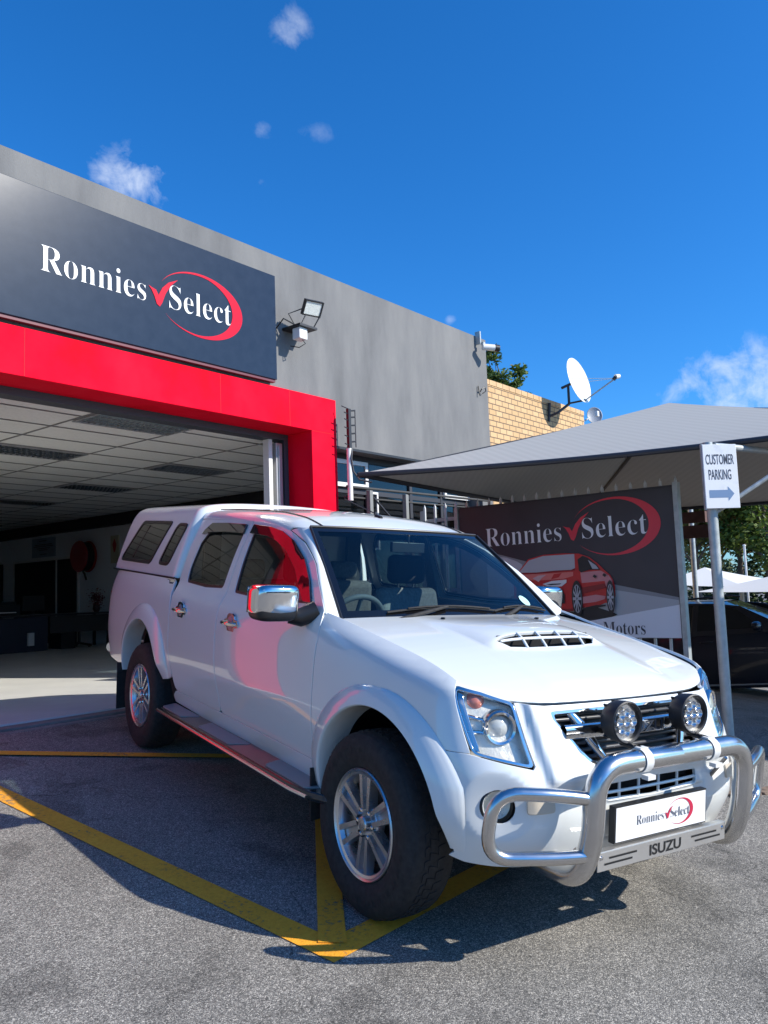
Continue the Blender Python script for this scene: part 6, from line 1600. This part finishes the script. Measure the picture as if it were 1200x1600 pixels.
# reception desks
d1 = empty('reception_desk', (4.0, 13.6, .43), label='dark navy reception desk at the left of the showroom', cat='desk')
mb = MB(); mb.box(1.6, 4.93, 13.4, 13.44, .435, 1.10); mb.box(4.89, 4.93, 13.44, 14.15, .435, 1.10); mb.build('front_panel', M_['desk'], d1, smooth=0, bevel=.003)
mb = MB(); mb.box(1.55, 4.97, 13.34, 14.2, 1.105, 1.15); mb.build('desk_top', M_['desk_top'], d1, smooth=0, bevel=.004)
d2 = empty('side_desk', (5.6, 13.6, .43), label='brown black side desk with a short front panel and open legs', cat='desk')
mb = MB(); mb.box(4.99, 6.35, 13.42, 13.45, .76, 1.10); mb.build('front_panel', mat('desk_brown', (.045,.04,.038), .5), d2, smooth=0)
mb = MB(); mb.box(4.98, 6.40, 13.36, 14.1, 1.105, 1.145); mb.build('desk_top', M_['desk_top'], d2, smooth=0, bevel=.004)
mb = MB(); mb.box(5.27, 5.58, 13.5, 14.0, .435, .75); mb.build('pedestal', M_['black'], d2, smooth=0, bevel=.004)
for x, y in ((6.30, 13.47), (6.30, 14.0)): mb = MB(); mb.box(x, x+.05, y, y+.05, .435, 1.10); mb.build('leg', M_['black'], d2, smooth=0)
t = empty('chair_base', (5.7, 13.2, .43), label='black five star base of an office chair under the side desk', cat='chair')
mb = MB()
for k in range(5): a = 2*pi*k/5; mb.tube([(5.75,13.65,.52),(5.75+.26*cos(a),13.65+.26*sin(a),.475)], [.025,.014], 8); mb.cyl((5.75+.26*cos(a)-.012,13.65+.26*sin(a),.46),(5.75+.26*cos(a)+.012,13.65+.26*sin(a),.46), .025, seg=12)
mb.build('star_base', M_['black'], t); mb = MB(); mb.cyl((5.75,13.65,.5),(5.75,13.65,.80), .03, seg=12); mb.build('gas_lift', M_['black'], t)
mb = MB(); mb.box(5.52,5.98,13.52,13.98,.80,.87); mb.build('seat', M_['black'], t, smooth=40, bevel=.03)
mb = MB(); mb.box(4.50,4.62,13.33,13.395,.55,.80); o = mb.build('socket_box', M_['white_frame'], None, smooth=0, bevel=.006); tag(o, 'white socket box on the front of the navy desk', 'socket')
p_ = empty('printer', (4.1, 13.7, 1.15), label='black office printer on the reception desk', cat='printer')
mb = MB(); mb.box(3.75, 4.45, 13.55, 14.0, 1.152, 1.36); mb.box(3.80,4.40,13.60,13.95,1.36,1.42); mb.build('body', M_['black'], p_, smooth=0, bevel=.012)
mb = MB(); mb.box(3.85, 4.30, 13.42, 13.56, 1.20, 1.215); mb.build('paper_tray', M_['white_frame'], p_, smooth=0)
b_ = empty('computer_monitor', (4.75, 13.8, 1.15), label='dark computer monitor seen from behind beside the printer', cat='monitor')
mb = MB(); mb.box(4.60, 5.05, 13.75, 13.79, 1.22, 1.52); mb.build('screen_housing', M_['black'], b_, smooth=0, bevel=.006); mb = MB(); mb.box(4.80,4.85,13.77,13.81,1.15,1.24); mb.box(4.70,4.95,13.70,13.88,1.150,1.162); mb.build('stand', M_['black'], b_, smooth=0)
v_ = empty('flower_vase', (6.15, 13.6, 1.145), label='dark vase of dried flowers on the side desk beside the truck', cat='vase')
mb = MB(); mb.lathe([(.0001,0),(.05,.0),(.08,.06),(.07,.14),(.04,.19),(.05,.21)], Matrix.Translation((6.12,13.6,1.146)), 20); mb.build('vase', mat('vase_dark', (.05,.02,.02), .3), v_)
rnd = random.Random(9); mb = MB(); vs = []; fs = []
for i in range(420):
    p = Vector((6.12+rnd.gauss(0,.07), 13.6+rnd.gauss(0,.07), 1.44+rnd.gauss(0,.075))); u = Vector((rnd.gauss(0,1), rnd.gauss(0,1), rnd.gauss(0,1))).normalized(); w = u.orthogonal(); b = len(vs); vs += [p-u*.02, p+w*.012, p+u*.02, p-w*.012]; fs.append((b,b+1,b+2,b+3))
mb.add(vs, fs); mb.build('flowers', mat('dried_flowers', (.18,.04,.05), .8), v_, smooth=0)
# things on the side wall
h = empty('hose_reel', (6.55, 14.56, 2.37), label='red fire hose reel on the inner wall of the showroom', cat='hose reel')
MH = Matrix.Translation((6.52, 14.56, 2.37)) @ Matrix.Rotation(radians(-90), 4, 'Y')
mb = MB(); mb.lathe([(.001,.28),(.06,.28),(.06,.27),(.24,.265),(.34,.26),(.35,.24),(.33,.22),(.12,.2),(.12,.06),(.33,.04),(.35,.02),(.33,.0),(.001,.0)], MH, 40); mb.build('drum', mat('reel_red', (.33,.02,.02), .4, coat=.3), h)
mb = MB()
for r_, z_ in ((.30,.11),(.29,.15),(.27,.19),(.30,.07)): mb.tube([MH @ Vector((r_*cos(a*pi/18), r_*sin(a*pi/18), z_)) for a in range(36)], .022, 8, closed=True)
mb.tube([(6.3,14.50,2.08),(6.33,14.42,1.98),(6.36,14.40,1.84)], .02, 8); mb.build('hose', M_['black'], h)
mb = MB(); mb.cyl((6.30,14.52,2.05),(6.30,14.52,1.95), .03, seg=12); mb.build('nozzle', M_['alu'], h)
nb = empty('notice_board', (6.58, 16.65, 2.45), label='pale notice with dark writing on the inner wall above the office opening', cat='notice')
mb = MB(); mb.box(6.57, 6.598, 16.13, 17.19, 2.47, 2.93); mb.build('board', mat('notice_blue', (.30,.36,.44), .5), nb, smooth=0)
mb = MB()
for z, y0, y1 in ((2.86,16.5,16.85),(2.77,16.25,17.05),(2.73,16.2,17.1),(2.68,16.35,16.95),(2.64,16.45,16.85),(2.54,16.5,16.8)): mb.box(6.564, 6.5695, y0, y1, z-.008, z+.010)
mb.build('text_lines', M_['dark'], nb, smooth=0)
ps = empty('poster', (6.58, 13.6, 2.2), label='small yellowish poster with a red figure right of the hose reel', cat='poster')
mb = MB(); mb.box(6.57, 6.598, 13.48, 13.78, 2.18, 2.78); mb.build('sheet', mat('poster_cream', (.50,.46,.33), .6), ps, smooth=0)
mb = MB(); mb.add([(6.568,13.63,2.72),(6.568,13.55,2.58),(6.568,13.60,2.42),(6.568,13.66,2.42),(6.568,13.71,2.58)], [(0,1,2,3,4)]); mb.build('figure', mat('poster_red', (.45,.05,.04), .6), ps, smooth=0)

# ================================================================== across the road, behind the camera: seen in chrome and glass
nb2 = empty('shop_building', (-4, -34, gz2(-4,-34)), label='long low pale building across the road behind the camera', cat='building')
g0 = gz2(-4, -34)
mb = MB(); mb.box(-24, 14, -40, -34, g0, g0+3.6); mb.build('wall', mat('pale_render', (.55,.52,.46), .8), nb2, smooth=0)
mb = MB(); mb.add([(-24.6,-40.6,g0+3.6),(14.6,-40.6,g0+3.6),(14.6,-33.4,g0+3.6),(-24.6,-33.4,g0+3.6),(-24.6,-37,g0+5.2),(14.6,-37,g0+5.2)], [(3,2,5,4),(1,0,4,5),(0,3,4),(2,1,5),(0,1,2,3)]); mb.build('roof', mat('roof_brown', (.16,.09,.07), .8), nb2, smooth=0)
for k in range(9): x = -22+4*k; mb = MB(); mb.box(x, x+1.8, -34.02, -33.97, g0+.9, g0+2.4); mb.build('window', M_['desk_top'], nb2, smooth=0)
for k, (x, y) in enumerate(((-14,-27),(8,-29),(20,-22),(-26,-20))):
    tree((x, y, gz2(x, y)), 5.5, 2.0, LG if k % 2 else LD, ['round green tree across the road to the left behind the camera','green tree across the road to the right behind the camera','dark tree at the far right behind the camera','green tree at the far left behind the camera'][k], 'trees across the road', 40+k, 2600, .16)
